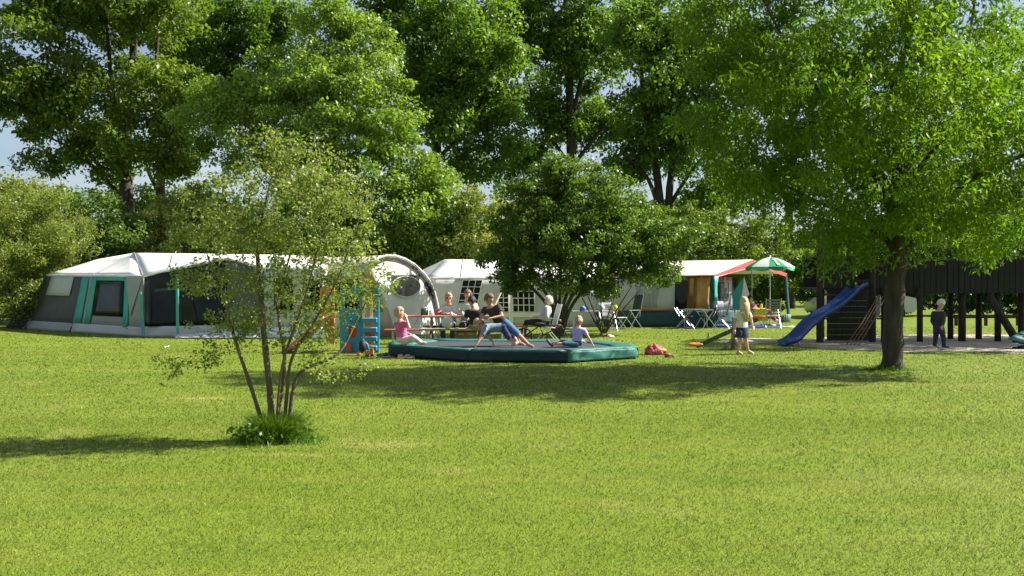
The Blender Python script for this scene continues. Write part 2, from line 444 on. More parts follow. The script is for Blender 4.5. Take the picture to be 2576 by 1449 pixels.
D = 46
make_tree('tall_oak_tree', 'tall dark tree with thick trunk above the left tent, left of its twin trunk', 'tree',
    [[(330, 800, D, .42), (322, 560, D, .36), (316, 400, D, .30), (330, 200, D, .22), (345, 0, D, .15), (360, -200, D, .08)],
     [(318, 420, D, .18), (285, 250, D, .13), (270, 60, D, .09), (255, -100, D, .05)], [(322, 520, D, .14), (265, 450, D, .11), (190, 380, D - 1, .07), (110, 340, D - 1, .04)],
     [(318, 330, D, .12), (385, 200, D, .1), (400, 20, D, .07)]],
    [(40, 110, D - 3, 125, 150, 2), (70, 250, D - 3, 120, 90, 2), (190, 210, D - 2, 120, 70, 2), (150, 330, D - 1, 110, 60, 1.6), (250, 380, D - 1, 100, 60, 1.5), (330, 330, D - 3, 80, 60, 1.4),
     (430, 200, D - 3, 70, 60, 1.4), (400, 330, D - 2, 70, 90, 1.4), (120, -10, D - 1, 150, 70, 2), (330, 40, D + 2, 170, 110, 1.6), (420, 400, D - 1, 70, 50, 1.3), (150, 400, D, 70, 30, 1.2), (250, 120, D + 2, 110, 90, 1.6), (360, 150, D + 2, 80, 110, 1.5), (20, 290, D, 90, 50, 1.4), (240, 270, D + 1, 90, 60, 1.5), (330, 430, D + 2, 100, 60, 1.3), (300, -10, D - 2, 120, 70, 1.6), (390, 40, D - 2, 90, 80, 1.5), (220, 30, D - 1, 90, 60, 1.5), (330, 230, D - 2, 60, 60, 1.2)],
    LF_OLIVE, sprigs=2.3, n=165, spread=.70, L=.24, seed=11, gap=-0.75, rmin=.02, nbr=260, group='tall trees behind the tents')
D = 53
make_tree('tall_oak_tree', 'tall dark tree with leaning trunk, right of the thick trunk above the left tent', 'tree',
    [[(432, 800, D + 1, .40), (416, 580, D + 1, .34), (404, 460, D + 1, .26), (430, 300, D + 1, .2), (470, 100, D + 1, .14), (500, -150, D + 1, .08)],
     [(410, 500, D + 1, .14), (372, 430, D + 1, .1), (345, 330, D + 1, .06)], [(425, 320, D + 1, .12), (520, 180, D + 1, .09), (590, 20, D + 1, .06)]],
    [(480, 150, D + 1, 90, 120, 2), (570, 90, D, 130, 110, 2), (660, 50, D, 110, 90, 2), (550, 250, D + 1, 110, 70, 2), (470, 30, D + 2, 120, 90, 2), (620, 200, D + 1, 110, 90, 2), (500, 340, D + 2, 90, 60, 1.5), (700, 130, D + 1, 110, 110, 1.8), (440, 100, D + 3, 90, 110, 1.6), (400, 520, D + 2, 70, 60, 1.2)],
    LF_OAK, sprigs=2.3, n=165, spread=.70, L=.24, seed=12, gap=-0.75, rmin=.02, nbr=220, group='tall trees behind the tents')
D = 38.5
make_tree('light_green_tree', 'large bright green tree rising behind the arched tent', 'tree',
    [[(810, 820, D, .3), (815, 650, D, .25), (830, 450, D, .2), (850, 250, D, .14), (870, 60, D, .07)], [(820, 520, D, .13), (720, 400, D, .09), (600, 300, D, .05)], [(825, 480, D, .13), (930, 380, D, .09), (1020, 330, D, .05)]],
    [(900, 110, D, 95, 90, 1.8), (840, 40, D, 80, 70, 1.5), (800, 190, D - .5, 140, 80, 2), (720, 260, D, 160, 80, 2), (900, 230, D - 1, 130, 90, 2), (590, 250, D, 100, 65, 1.6), (840, 330, D - 1.5, 190, 100, 2), (970, 320, D - 1, 90, 90, 1.8),
     (680, 370, D, 150, 80, 2), (1010, 440, D - 1, 90, 80, 1.8), (880, 470, D - 1.5, 190, 90, 2), (1060, 540, D - 1.5, 90, 70, 1.6), (960, 590, D - 1.5, 170, 60, 1.6), (760, 560, D, 160, 80, 1.6), (1110, 610, D - 1.5, 80, 50, 1.3), (1090, 470, D - 1, 60, 60, 1.3), (1150, 620, D - 1.5, 60, 45, 1.1), (1120, 550, D - 1.5, 60, 60, 1.2), (520, 300, D, 60, 40, 1.2)],
    LF_LIGHT, sprigs=3.6, n=160, spread=.48, L=.17, seed=13, gap=-1.6, rmin=.015, nbr=200)
D = 45
make_tree('tall_oak_tree', 'tall tree with thin bare lower trunk behind the white gridded-window tent', 'tree',
    [[(1105, 800, D, .3), (1100, 520, D, .26), (1098, 380, D, .22), (1110, 200, D, .16), (1130, -50, D, .1)], [(1100, 400, D, .12), (1190, 300, D, .09), (1240, 150, D, .06)], [(1102, 300, D, .1), (1040, 180, D, .07), (1010, 40, D, .05)]],
    [(1010, 60, D, 110, 110, 2.2), (1060, 220, D, 80, 100, 2), (1110, 320, D - 1, 80, 60, 1.6), (1170, 100, D - 1, 120, 110, 2.2), (1200, 240, D, 90, 80, 2), (1250, 160, D - 1, 80, 90, 2), (960, -40, D, 120, 80, 2), (1190, 400, D + 1, 80, 50, 1.5), (1275, 330, D, 55, 90, 1.4), (1150, 200, D + 3, 160, 150, 2)],
    LF_OAK, sprigs=2.3, n=165, spread=.70, L=.24, seed=14, gap=-1.2, rmin=.02, nbr=240, group='tall trees behind the tents')
D = 53
make_tree('tall_oak_tree', 'tall tree with forked dark trunk directly above the round shrub', 'tree',
    [[(1450, 800, D, .36), (1442, 560, D, .32), (1436, 330, D, .27), (1430, 150, D, .22), (1420, -80, D, .12)], [(1438, 300, D, .16), (1470, 160, D, .12), (1500, -40, D, .08)], [(1440, 420, D, .14), (1510, 330, D, .11), (1590, 260, D, .07)], [(1440, 480, D, .13), (1540, 400, D, .1), (1640, 350, D, .06)], [(1440, 420, D, .12), (1370, 320, D, .09), (1320, 180, D, .06)]],
    [(1330, 70, D - 1, 90, 90, 2), (1310, 220, D - 1, 70, 90, 1.8), (1270, 60, D, 90, 110, 2), (1380, 320, D + 1, 90, 90, 1.6), (1420, 250, D + 2, 90, 120, 1.6), (1500, 150, D, 70, 110, 1.8), (1540, 60, D - 1, 100, 90, 2), (1480, 340, D + 1, 100, 50, 1.5), (1290, 420, D + 1, 90, 50, 1.5), (1570, 290, D + 1, 90, 60, 1.5), (1430, 10, D - 2, 100, 80, 1.6), (1440, 130, D - 2, 60, 60, 1.2)],
    LF_OAK, sprigs=2.3, n=165, spread=.70, L=.24, seed=15, gap=-1.0, rmin=.02, nbr=240, group='tall trees behind the tents')
D = 45
make_tree('tall_oak_tree', 'tall many-stemmed dark tree to the right of the round shrub', 'tree',
    [[(1668, 800, D + 1, .3), (1662, 560, D + 1, .26), (1650, 420, D + 1, .2), (1620, 250, D + 1, .14), (1600, 20, D + 1, .08)], [(1672, 800, D + 1, .26), (1680, 560, D + 1, .22), (1690, 420, D + 1, .17), (1720, 250, D + 1, .12), (1740, 0, D + 1, .07)], [(1665, 560, D + 1, .12), (1630, 450, D + 1, .1), (1560, 380, D + 1, .06)], [(1682, 520, D + 1, .12), (1740, 430, D + 1, .09), (1800, 360, D + 1, .06)]],
    [(1600, 90, D, 110, 90, 2), (1690, 60, D - 1, 110, 100, 2), (1660, 190, D - 1, 120, 80, 2), (1760, 190, D, 110, 110, 2), (1640, 300, D + 1, 100, 60, 1.6), (1740, 320, D, 110, 80, 1.8), (1800, 90, D, 110, 110, 2), (1680, 390, D + 1, 130, 45, 1.5), (1790, 420, D, 90, 70, 1.6), (1590, 400, D + 2, 80, 50, 1.4), (1760, 500, D + 2, 100, 50, 1.4)],
    LF_OAK, sprigs=2.3, n=165, spread=.70, L=.24, seed=16, gap=-1.0, rmin=.02, nbr=240, group='tall trees behind the tents')
D = 55
make_tree('tall_oak_tree', 'tall tree beyond the parasol, mostly hidden by the big lawn tree', 'tree',
    [[(1990, 790, D, .3), (1985, 560, D, .25), (1990, 300, D, .18), (2000, 60, D, .08)]],
    [(1900, 300, D, 110, 130, 2.5), (1960, 470, D, 130, 70, 2.2), (1880, 130, D, 110, 100, 2.2), (2060, 330, D, 130, 140, 2.4), (2120, 500, D, 120, 90, 2), (1890, 480, D, 90, 60, 1.8), (2090, 150, D, 110, 90, 2)],
    LF_OAK, sprigs=0.9, n=150, spread=.75, L=.27, seed=17, gap=-1.1, rmin=.02, nbr=120, group='tall trees behind the tents')
D = 61
make_tree('tall_oak_tree', 'tall tree behind the plank play bridge at the right edge', 'tree',
    [[(2480, 790, D, .3), (2475, 560, D, .25), (2470, 300, D, .18), (2460, 60, D, .08)]],
    [(2300, 420, D, 130, 130, 2.4), (2420, 500, D, 140, 90, 2.4), (2540, 420, D, 130, 160, 2.4), (2400, 260, D, 150, 140, 2.5), (2560, 200, D, 130, 150, 2.4), (2560, 570, D, 130, 70, 2), (2300, 570, D, 120, 60, 2), (2680, 380, D, 130, 200, 2.4)],
    LF_OAK, sprigs=0.9, n=150, spread=.75, L=.27, seed=18, gap=-1.1, rmin=.02, nbr=120, group='tall trees behind the tents')
make_tree('hazy_far_tree', 'grey-green distant tree under the open sky at the left edge', 'tree',
    [[(60, 780, 60, .2), (60, 560, 60, .15), (70, 470, 60, .06)]],
    [(20, 490, 60, 60, 60, 2), (90, 520, 60, 80, 70, 2), (150, 530, 60, 60, 60, 2), (-40, 500, 60, 60, 80, 2), (60, 620, 60, 200, 80, 2)],
    LF_WIL, sprigs=2, n=140, spread=.6, L=.24, seed=19, gap=-2, rmin=.02, nbr=60)

def shrub(name, label, x, d, lobes, leaf, seed, **k):
    a = dict(sprigs=4, n=130, spread=.36, L=.13, gap=-1.7, rmin=.01, nbr=90, shell=.35, bark=BARK_L)
    a.update(k); g = HY + F * EYE / d
    r = random.Random(seed)
    stems = [[(x + r.uniform(-8, 8), g, d, .05), (x + r.uniform(-40, 40), g - 90, d, .04), (x + r.uniform(-90, 90), g - 190, d, .02)] for _ in range(4)]
    make_tree(name, label, 'shrub', stems, [(lx, ly, d + dd, rx, ry, rd) for lx, ly, dd, rx, ry, rd in lobes], leaf, seed=seed, **a)
G = 'shrubs of the hedge behind the tents'
shrub('willow_shrub', 'tall olive-green willow shrub at the left edge beside the left tent', 60, 31.5,
      [(20, 560, 0, 90, 70, 1.5), (110, 570, 0, 90, 80, 1.5), (60, 650, -.5, 120, 80, 1.6), (30, 740, -.5, 90, 80, 1.5), (-40, 640, 0, 90, 140, 1.5), (170, 600, 0, 65, 55, 1.3), (90, 760, 0, 70, 60, 1.2), (30, 500, .5, 80, 40, 1.2)],
      LF_WIL, 21, sprigs=6, n=170, L=.12, wid=.34, droop=-.5, gap=-2.5, nbr=160, group=G)
shrub('leafy_shrub', 'fresh green broad-leaved shrub above the roof of the left tent', 270, 35,
      [(230, 520, 0, 90, 50, 1.5), (290, 590, 0, 80, 60, 1.5), (210, 620, 0, 80, 60, 1.5), (340, 600, 0, 60, 50, 1.4), (280, 700, 0, 120, 70, 1.4), (180, 700, 0, 80, 90, 1.4)], LF_SHRUB, 22, sprigs=5, L=.14, group=G)
shrub('leafy_shrub', 'grey-green loose shrub behind the peak of the left tent', 460, 36,
      [(430, 560, 0, 70, 70, 1.5), (500, 540, 0, 80, 80, 1.5), (570, 600, 0, 90, 60, 1.5), (430, 640, 0, 90, 50, 1.4), (540, 660, 0, 140, 60, 1.4), (640, 620, 0, 100, 70, 1.4)], LF_WIL, 23, sprigs=4.5, group=G)
shrub('flowering_shrub', 'grey-green shrub between the bright tree and the round shrub', 1210, 37,
      [(1190, 520, 0, 60, 60, 1.5), (1220, 600, -1, 60, 60, 1.5), (1180, 640, -1, 90, 40, 1.4), (1270, 560, 1, 80, 80, 1.5), (1290, 640, 1, 100, 60, 1.4), (1340, 520, 2, 60, 50, 1.4)], LF_WIL, 24, sprigs=4.5, group=G)
shrub('leafy_shrub', 'dull green shrub behind the ridge of the red-trimmed tent', 1800, 39,
      [(1780, 590, 0, 80, 55, 1.5), (1860, 610, 0, 80, 50, 1.5), (1720, 560, 1, 80, 60, 1.5), (1920, 600, 0, 70, 70, 1.5), (1800, 660, 0, 160, 40, 1.4), (1640, 600, 1, 90, 90, 1.4), (1540, 600, 1, 90, 90, 1.4)], LF_OLIVE, 25, sprigs=4.5, group=G)
shrub('dark_hedge_shrub', 'dark shrub seen under the red-trimmed canopy beside the parasol pole', 1930, 41,
      [(1900, 730, 0, 90, 70, 1.5), (1990, 720, 0, 90, 80, 1.5), (2080, 720, 0, 90, 80, 1.5), (1850, 690, 0, 80, 80, 1.4), (2040, 640, 0, 90, 60, 1.5)], LF_SHRUB, 26, sprigs=4.5, group=G)
shrub('dark_hedge_shrub', 'dark shrub behind the wooden play tower', 2180, 42.5,
      [(2150, 640, 0, 100, 70, 1.6), (2280, 640, 0, 100, 70, 1.6), (2200, 730, 0, 110, 70, 1.3), (2330, 740, 0, 90, 65, 1.3), (2120, 760, 0, 70, 45, 1.2)], LF_DARK, 27, sprigs=4, L=.16, group=G)
shrub('dark_hedge_shrub', 'dark shrub under the play bridge at the right edge', 2470, 43,
      [(2420, 640, 0, 110, 70, 1.6), (2540, 650, 0, 110, 70, 1.6), (2440, 740, 0, 100, 60, 1.3), (2550, 745, 0, 100, 55, 1.3), (2640, 690, 0, 100, 100, 1.6)], LF_DARK, 28, sprigs=4, L=.16, group=G)
shrub('dark_hedge_shrub', 'dark low hedge shrub behind the tent with gridded windows', 1400, 38,
      [(1330, 670, 0, 120, 60, 1.4), (1450, 660, 0, 120, 70, 1.4), (1400, 760, 0, 160, 60, 1.4), (1140, 700, 0, 120, 60, 1.4)], LF_DARK, 29, sprigs=4, group=G)
shrub('dark_hedge_shrub', 'dark hedge shrub in the shade at the left end of the left tent', 140, 34.5,
      [(150, 740, 0, 100, 60, 1.2), (60, 760, 0, 100, 50, 1.2), (230, 660, 0, 90, 60, 1.2)], LF_DARK, 30, sprigs=4, group=G)
shrub('dark_hedge_shrub', 'dark hedge shrub behind the arched tent', 880, 37,
      [(780, 680, 0, 140, 70, 1.4), (920, 670, 0, 140, 60, 1.4), (1040, 660, 0, 120, 50, 1.4), (640, 700, 0, 120, 70, 1.4)], LF_SHRUB, 31, sprigs=4, group=G)

rng = np.random.default_rng(90)
C = []
for i in range(2300):
    x = rng.uniform(-75, 75); top = 7.5 + 1.6 * math.sin(x * .17) + 1.1 * math.sin(x * .43 + 1) - (2.5 if x < -32 else 0)
    z = rng.uniform(0, 1) ** 1.25 * top; C.append((x, 82 + rng.uniform(-3, 3), z))
V, A = leaf_verts(np.array(C), 22, 1.3, .9, .6, .2, rng)
tag(link('far_wood', raw_mesh('far_wood', V, 4, LF_DARK, A)), 'dark band of distant woodland beyond the field', 'woodland', kind='stuff')

# the round many-stemmed shrub behind the trampoline
D = 27
make_tree('round_shrub', 'dense round many-stemmed shrub behind the trampoline', 'shrub',
    [[(1402 + a, 842, D, .06), (1404 + b, 770, D, .055), (1404 + c, 690, D + e, .045), (1404 + f, 560, D + e, .03)] for a, b, c, f, e in
     ((-8, -14, -60, -120, 0), (-3, -4, -20, -60, -.4), (2, 3, 6, 0, .4), (6, 12, 40, 70, 0), (10, 22, 70, 150, -.3), (-10, -26, -95, -170, .3), (12, 34, 100, 220, .3))],
    [(1400, 440, D, 70, 50, 1.0), (1470, 450, D, 90, 60, 1.2), (1350, 500, D, 90, 60, 1.3), (1450, 530, D, 140, 80, 1.6), (1560, 520, D, 90, 70, 1.3), (1310, 580, D, 90, 70, 1.4), (1420, 600, D - .5, 140, 80, 1.7), (1580, 590, D, 110, 70, 1.4), (1680, 590, D, 80, 60, 1.2),
     (1270, 650, D, 65, 40, 1.0), (1370, 670, D - .4, 110, 50, 1.4), (1500, 650, D - .4, 110, 60, 1.5), (1620, 660, D, 90, 50, 1.2), (1660, 690, D, 45, 30, .7), (1330, 710, D - .3, 60, 25, .8), (1395, 400, D, 30, 30, .5), (1280, 700, D - .5, 50, 30, .7), (1420, 715, D - .8, 80, 25, .8), (1520, 715, D - .5, 70, 30, .8)],
    LF_SHRUB, sprigs=10, n=110, spread=.25, L=.10, wid=.65, seed=41, gap=-2.0, rmin=.008, nbr=240, bark=BARK_L, stem_n=6)
D = 28
make_tree('thin_shrub', 'thin sparse shrub with splayed stems beside the green folding chair', 'shrub',
    [[(1519 + a, 838, D, .03), (1519 + b, 800, D, .025), (1519 + c, 720, D + e, .015)] for a, b, c, e in ((-4, -18, -50, 0), (-1, -5, -10, -.3), (3, 20, 70, 0), (5, 30, 100, .2), (1, 8, 40, .3), (-5, -28, -70, .2))],
    [(1600, 690, D, 50, 35, .6), (1560, 660, D, 60, 30, .7), (1480, 690, D, 50, 30, .6), (1640, 720, D, 25, 20, .4)], LF_SHRUB, sprigs=8, n=40, spread=.2, L=.09, seed=42, gap=-2, rmin=.006, nbr=60, bark=BARK_L, stem_n=5)

# big tree standing on the lawn
D = 16.3
make_tree('lawn_tree', 'big spreading tree with one dark trunk standing on the lawn at right', 'tree',
    [[(2246, 934, D, .235), (2246, 900, D, .19), (2248, 800, D, .175), (2254, 700, D, .165), (2260, 630, D, .17), (2250, 540, D, .12), (2262, 400, D, .10), (2245, 250, D, .08), (2290, 80, D, .055), (2300, -160, D, .03)],
     [(2262, 650, D, .11), (2335, 560, D - .2, .085), (2400, 490, D - .3, .07), (2470, 435, D - .4, .055), (2600, 380, D - .4, .03)],
     [(2256, 630, D, .07), (2200, 580, D + .2, .055), (2110, 530, D + .5, .045), (2000, 480, D + .8, .03), (1900, 400, D + .8, .02)],
     [(2255, 560, D, .07), (2180, 400, D - .6, .05), (2090, 270, D - .9, .04), (1990, 130, D - 1, .025), (1920, 0, D - 1, .015)],
     [(2258, 470, D, .06), (2350, 300, D + .5, .045), (2430, 120, D + .8, .03), (2460, -60, D + .8, .02)],
     [(2300, 600, D, .05), (2420, 560, D + .5, .035), (2560, 530, D + .8, .02)], [(2256, 500, D, .05), (2330, 400, D - 1.2, .035), (2420, 300, D - 2, .02)], [(2256, 520, D, .05), (2200, 380, D + 1.2, .035), (2150, 240, D + 2, .02)]],
    [(1830, 180, D, 110, 110, 1.6), (1800, 340, D, 95, 85, 1.4), (1780, 60, D, 80, 110, 1.4), (1880, 460, D + .5, 100, 80, 1.5), (1960, 240, D, 130, 130, 2.2), (1990, 420, D - .6, 130, 110, 2.0), (1930, 60, D, 100, 110, 1.7), (2060, 130, D, 130, 120, 2.3), (2080, 560, D, 110, 70, 1.6),
     (2130, 330, D - .8, 140, 130, 2.5), (2180, 480, D - .8, 150, 100, 2.3), (2210, 170, D, 140, 130, 2.6), (2290, 340, D - .5, 150, 130, 2.6), (2230, 590, D - .5, 120, 55, 1.6), (2360, 150, D, 150, 150, 2.6), (2420, 330, D, 150, 140, 2.5),
     (2340, 500, D, 150, 80, 2.2), (2500, 200, D, 130, 160, 2.3), (2520, 430, D, 130, 100, 2.1), (2420, 580, D, 120, 55, 1.6), (2560, 560, D, 110, 60, 1.5), (2640, 330, D, 110, 180, 2), (2200, -80, D, 260, 120, 2.8), (2450, -60, D, 180, 110, 2.4), (1900, -60, D, 150, 100, 1.8), (2300, -260, D, 260, 120, 2.4),
     (2150, 300, D - 2.6, 150, 120, 1.3), (2350, 250, D - 2.6, 150, 130, 1.3), (2000, 200, D - 2.2, 120, 110, 1.2), (2200, 60, D - 2.4, 180, 110, 1.4), (2150, 640, D, 55, 35, .7), (2450, 630, D, 70, 30, .8), (2090, 650, D, 35, 35, .5)],
    LF_ASH, sprigs=5.4, n=118, spread=.30, L=.122, wid=.33, droop=1.3, seed=51, gap=-2.0, rmin=.006, nbr=420, shell=.4)

D = 24.4
make_tree('edge_tree', 'tall tree beyond the right edge shading the wooden play bridge', 'tree',
    [[(3000, 857, D, .22), (2995, 600, D, .18), (2990, 300, D, .12), (2980, 60, D, .06)]],
    [(2910, 300, D, 160, 130, 2.2), (3030, 380, D, 150, 110, 2.2), (2950, 150, D, 190, 130, 2.4), (3090, 200, D, 150, 140, 2.2), (2970, 0, D, 170, 120, 2.2), (2980, 240, D - 2, 160, 140, 1.8), (2980, 240, D + 2, 160, 140, 1.8), (2970, -140, D, 130, 100, 1.8)],
    LF_OAK, sprigs=3.6, n=90, spread=.45, L=.19, seed=52, gap=-1.0, rmin=.015, nbr=120)

# small many-stemmed tree in front
D = 9.0
make_tree('birch_sapling', 'small many-stemmed sparse young tree in the foreground lawn at left', 'tree',
    [[(664, 1112, D, 0.0254), (655, 1050, D, 0.0224), (620, 940, D, 0.0194), (590, 850, D, 0.0165), (560, 740, D - .1, 0.0120), (520, 640, D - .2, 0.0067)],
     [(684, 1112, D, 0.0374), (680, 1000, D, 0.0336), (668, 880, D, 0.0314), (656, 740, D, 0.0254), (650, 600, D + .1, 0.0165), (690, 420, D + .1, 0.0067)],
     [(700, 1110, D + .05, 0.0224), (706, 1000, D + .05, 0.0202), (716, 900, D + .1, 0.0180), (700, 760, D + .2, 0.0135), (740, 600, D + .3, 0.0090), (760, 430, D + .3, 0.0045)],
     [(712, 1108, D, 0.0194), (722, 990, D, 0.0180), (735, 900, D - .1, 0.0150), (790, 810, D - .2, 0.0120), (850, 700, D - .3, 0.0082), (900, 560, D - .3, 0.0045)],
     [(722, 1105, D, 0.0224), (738, 980, D, 0.0194), (765, 930, D, 0.0165), (850, 890, D + .1, 0.0135), (900, 800, D + .2, 0.0105), (960, 690, D + .2, 0.0052)],
     [(695, 1108, D - .05, 0.0165), (700, 1010, D - .1, 0.0150), (715, 900, D - .2, 0.0128), (770, 740, D - .3, 0.0090), (810, 580, D - .3, 0.0052), (850, 430, D - .3, 0.0030)]],
    [(700, 430, D, 130, 60, .5), (800, 440, D, 120, 70, .5), (600, 500, D, 130, 70, .55), (740, 520, D, 170, 80, .7), (870, 520, D, 110, 90, .55), (520, 580, D, 90, 60, .45), (640, 610, D, 160, 80, .7), (800, 630, D, 150, 80, .7), (900, 660, D, 90, 80, .5), (580, 710, D, 130, 60, .55), (720, 720, D, 140, 60, .6),
     (830, 760, D, 110, 60, .5), (640, 790, D, 90, 35, .4), (450, 600, D, 50, 40, .3), (720, 360, D, 110, 40, .35), (440, 920, D, 50, 35, .2), (540, 880, D, 60, 40, .25), (850, 945, D, 45, 20, .2), (920, 930, D, 25, 25, .15), (800, 900, D, 50, 40, .25), (560, 810, D, 90, 40, .35), (770, 830, D, 110, 50, .45), (650, 850, D, 70, 35, .3), (480, 700, D, 60, 50, .3), (960, 720, D, 45, 55, .25)],
    LF_BIRCH, sprigs=66, n=28, spread=.09, L=.037, wid=.65, seed=61, gap=-2.2, gs=3.0, rmin=.003, nbr=1500, bark=BARK_L, stem_n=8, shell=.42)

def tuft(name, label, c, rx, ry, n, h, w, seed, cat='grass tuft', weeds=0):
    rng = np.random.default_rng(seed)
    a = rng.uniform(0, 2 * np.pi, n); r = np.abs(rng.normal(size=n)) * .42 * (1 + .25 * np.sin(3 * a + seed) + .15 * np.sin(7 * a)); r = np.minimum(r, 1.25)
    P = np.stack([r * np.cos(a) * rx, r * np.sin(a) * ry, np.zeros(n)], 1)
    hh = h * np.maximum(.18, 1.0 - .8 * r) * rng.uniform(.4, 1.25, n)
    V = blades(n, rng, P, hh, w * rng.uniform(.7, 1.4, n), 1.3); A = rng.uniform(0, 1, n)
    o = link(name, raw_mesh(name, V, 3, LF_TUFT, A), None, (c.x, c.y, 0)); tag(o, label, cat, kind='stuff')
    if weeds:
        C = np.stack([rng.normal(size=weeds) * rx * .4, rng.normal(size=weeds) * ry * .4, rng.uniform(.03, h * .6, weeds)], 1)
        V, A = leaf_verts(C, 7, .05, .05, .55, .2, rng)
        w_ = link('weed_leaves', raw_mesh('weed_leaves', V, 4, LF_TUFT, A), o); w_['kind'] = 'stuff'
tuft('grass_tuft', 'tall dark grass and weeds round the foot of the small young tree', GX(694, 9.0), .42, .36, 9500, .30, .0075, 71, weeds=230)
tuft('grass_tuft', 'long grass fringe round the foot of the big lawn tree', GX(2236, 16.25), .55, .40, 1800, .13, .014, 72)

print('LEAF TRIS', TRI[0], 'BLADES', len(gme.polygons))

# ---------------------------------------------------------------- fabrics, paints
WHITE = mat('canvas_white', (0.78, 0.78, 0.75), .75, .06, 2.0, .25, 6, trans=.22)
CREAM = mat('canvas_cream', (0.62, 0.58, 0.48), .75, .08, 2.0, .25, 6, trans=.25)
GREYC = mat('canvas_grey', (0.34, 0.34, 0.345), .8, .08, 2.0, .25, 6, trans=.08)
LGREY = mat('canvas_light_grey', (0.52, 0.52, 0.51), .8, .07, 2.0, .3, 5, trans=.12)
DGREY = mat('canvas_dark_grey', (0.085, 0.085, 0.088), .85, .12, 3.0, .2, 6)
TEAL = mat('trim_teal', (0.05, 0.33, 0.27), .6, .1, 3)
TEALD = mat('canvas_deep_teal', (0.02, 0.07, 0.075), .7, .15, 3, .2, 8)
NAVY = mat('canvas_navy', (0.012, 0.011, 0.026), .7, .15, 3)
RED = mat('trim_red', (0.50, 0.06, 0.06), .65, .1, 3)
YEL = mat('canvas_yellow', (0.60, 0.40, 0.10), .75, .1, 3, trans=.3)
OCHRE = mat('curtain_ochre', (0.75, 0.48, 0.17), .8, .18, 5, .3, 8, trans=.3)
BROWNC = mat('curtain_brown', (0.30, 0.16, 0.05), .85, .2, 5, .3, 8)
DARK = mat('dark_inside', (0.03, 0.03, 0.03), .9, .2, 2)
PLAST = mat('plastic_sheet_white', (0.72, 0.74, 0.76), .25, .06, 5, .6, 9, spec=.6)
STEEL = mat('tube_steel', (0.55, 0.56, 0.57), .35, .08, 8, metal=.75)
STEELG = mat('tube_grey', (0.22, 0.23, 0.24), .45, .1, 8, metal=.4)
VIN = vinyl('window_vinyl', (0.012, 0.015, 0.013), .93, .15)
VINC = vinyl('window_clear', (0.10, 0.105, 0.115), .8)
def wob(a, su, sv, ph=0.0):
    return lambda u, v: a * (math.sin(u * su + ph) * math.cos(v * sv + ph * 1.7) + .5 * math.sin(u * su * 2.3 + v * 3 + ph))
def sag(a): return lambda u, v: -a * math.sin(math.pi * u) * math.sin(math.pi * v)
def bil(a, b, c, d):
    """point of a wall: t runs along the base a to b and the eave d to c, h runs up"""
    a, b, c, d = map(Vector, (a, b, c, d))
    n = (b - a).cross(d - a).normalized()
    return lambda t, h, o=0.0: (a * (1 - t) + b * t) * (1 - h) + (d * (1 - t) + c * t) * h + n * o
def wall_piece(name, wp, t0, t1, h0, h1, o, m, parent, th=.012, nu=4, nv=4, fn=None, sh=0.0):
    b = MB(); b.patch(wp(t0, h0, o), wp(t1, h0, o), wp(t1 + sh, h1, o), wp(t0 + sh, h1, o), nu, nv, th, fn)
    return b.build(name, m, parent, True)

# ---------------------------------------------------------------- left frame tent with teal trim
t = thing('frame_tent', 'large grey frame tent with white roof and teal trim behind the small young tree', 'tent', GX(361, 26.3))
BL, FB, RB, QB, EB = GX(70, 30.6), GX(361, 26.3), GX(572, 25.55), GX(665, 25.4), GX(830, 25.2)
A_, F_, PK, Q_, E_ = W(118, 690, 30.8), W(359, 693, 26.6), W(572, 647, 25.9), W(665, 672, 25.7), W(826, 676, 25.5)
R1, R2, R3, R4, R5, R6 = W(242, 653, 31.4), W(338, 636, 29.2), W(443, 633, 28.6), W(565, 639, 28.3), W(700, 641, 28.0), W(822, 645, 27.8)
BK = lambda p, q: Vector((p.x, p.y + q, 1.8))
def roof(name, a, b, c, d, m=WHITE, s=.022, par=None, nu=8, nv=6):
    x = MB(); x.patch(a, b, c, d, nu, nv, .02, sag(s)); return x.build(name, m, par or t, True)
roof('roof_panel', A_, F_, R2, R1); roof('roof_panel', F_, PK, R4, R2)
roof('roof_panel', PK, Q_, R5, R4); roof('roof_panel', Q_, E_, R6, R5)
roof('roof_panel', R1, R2, BK(R2, 2.6), BK(R1, 2.0)); roof('roof_panel', R2, R4, BK(R4, 2.6), BK(R2, 2.6)); roof('roof_panel', R4, R6, BK(R6, 2.6), BK(R4, 2.6))
for a, b in ((A_.lerp(F_, .52), R2), (F_, R2), (F_.lerp(PK, .3), R3)):
    x = MB(); up = Vector((0, 0, .012))
    x.tube([a + up, a.lerp(b, .5) + up + Vector((0, 0, -.02)), b + up], .012, 5); x.build('roof_seam', GREYC, t)
for a, b in ((A_, F_), (F_, PK), (PK, Q_), (Q_, E_)):
    x = MB(); x.patch(a + Vector((0, -.02, .01)), b + Vector((0, -.02, .01)), b + Vector((0, -.03, -.06)), a + Vector((0, -.03, -.06)), 10, 1, .008, wob(.012, 18, 2)); x.build('valance', WHITE, t, True)
wp = bil(BL, FB, F_, A_)
wall_piece('wall_panel', wp, 0, .42, .13, .985, 0, DGREY, t, fn=sag(.03))
wall_piece('wall_panel', wp, .42, 1.0, .13, .985, 0, GREYC, t, fn=sag(.02))
wall_piece('mud_wall', wp, -.01, .405, 0, .15, .02, GREYC, t, nu=8, fn=wob(.015, 14, 3)); wall_piece('mud_wall', wp, .415, 1.0, 0, .15, .025, LGREY, t, nu=8, fn=wob(.015, 14, 3, 1))
wall_piece('window_flap', wp, .075, .325, .62, .96, .03, LGREY, t, fn=sag(-.015))
wall_piece('trim_stripe', wp, .415, .487, .15, .96, .03, TEAL, t)
fr = [(.52, .57, .15, .97), (.845, .885, .10, .97), (.57, .845, .90, .97)]
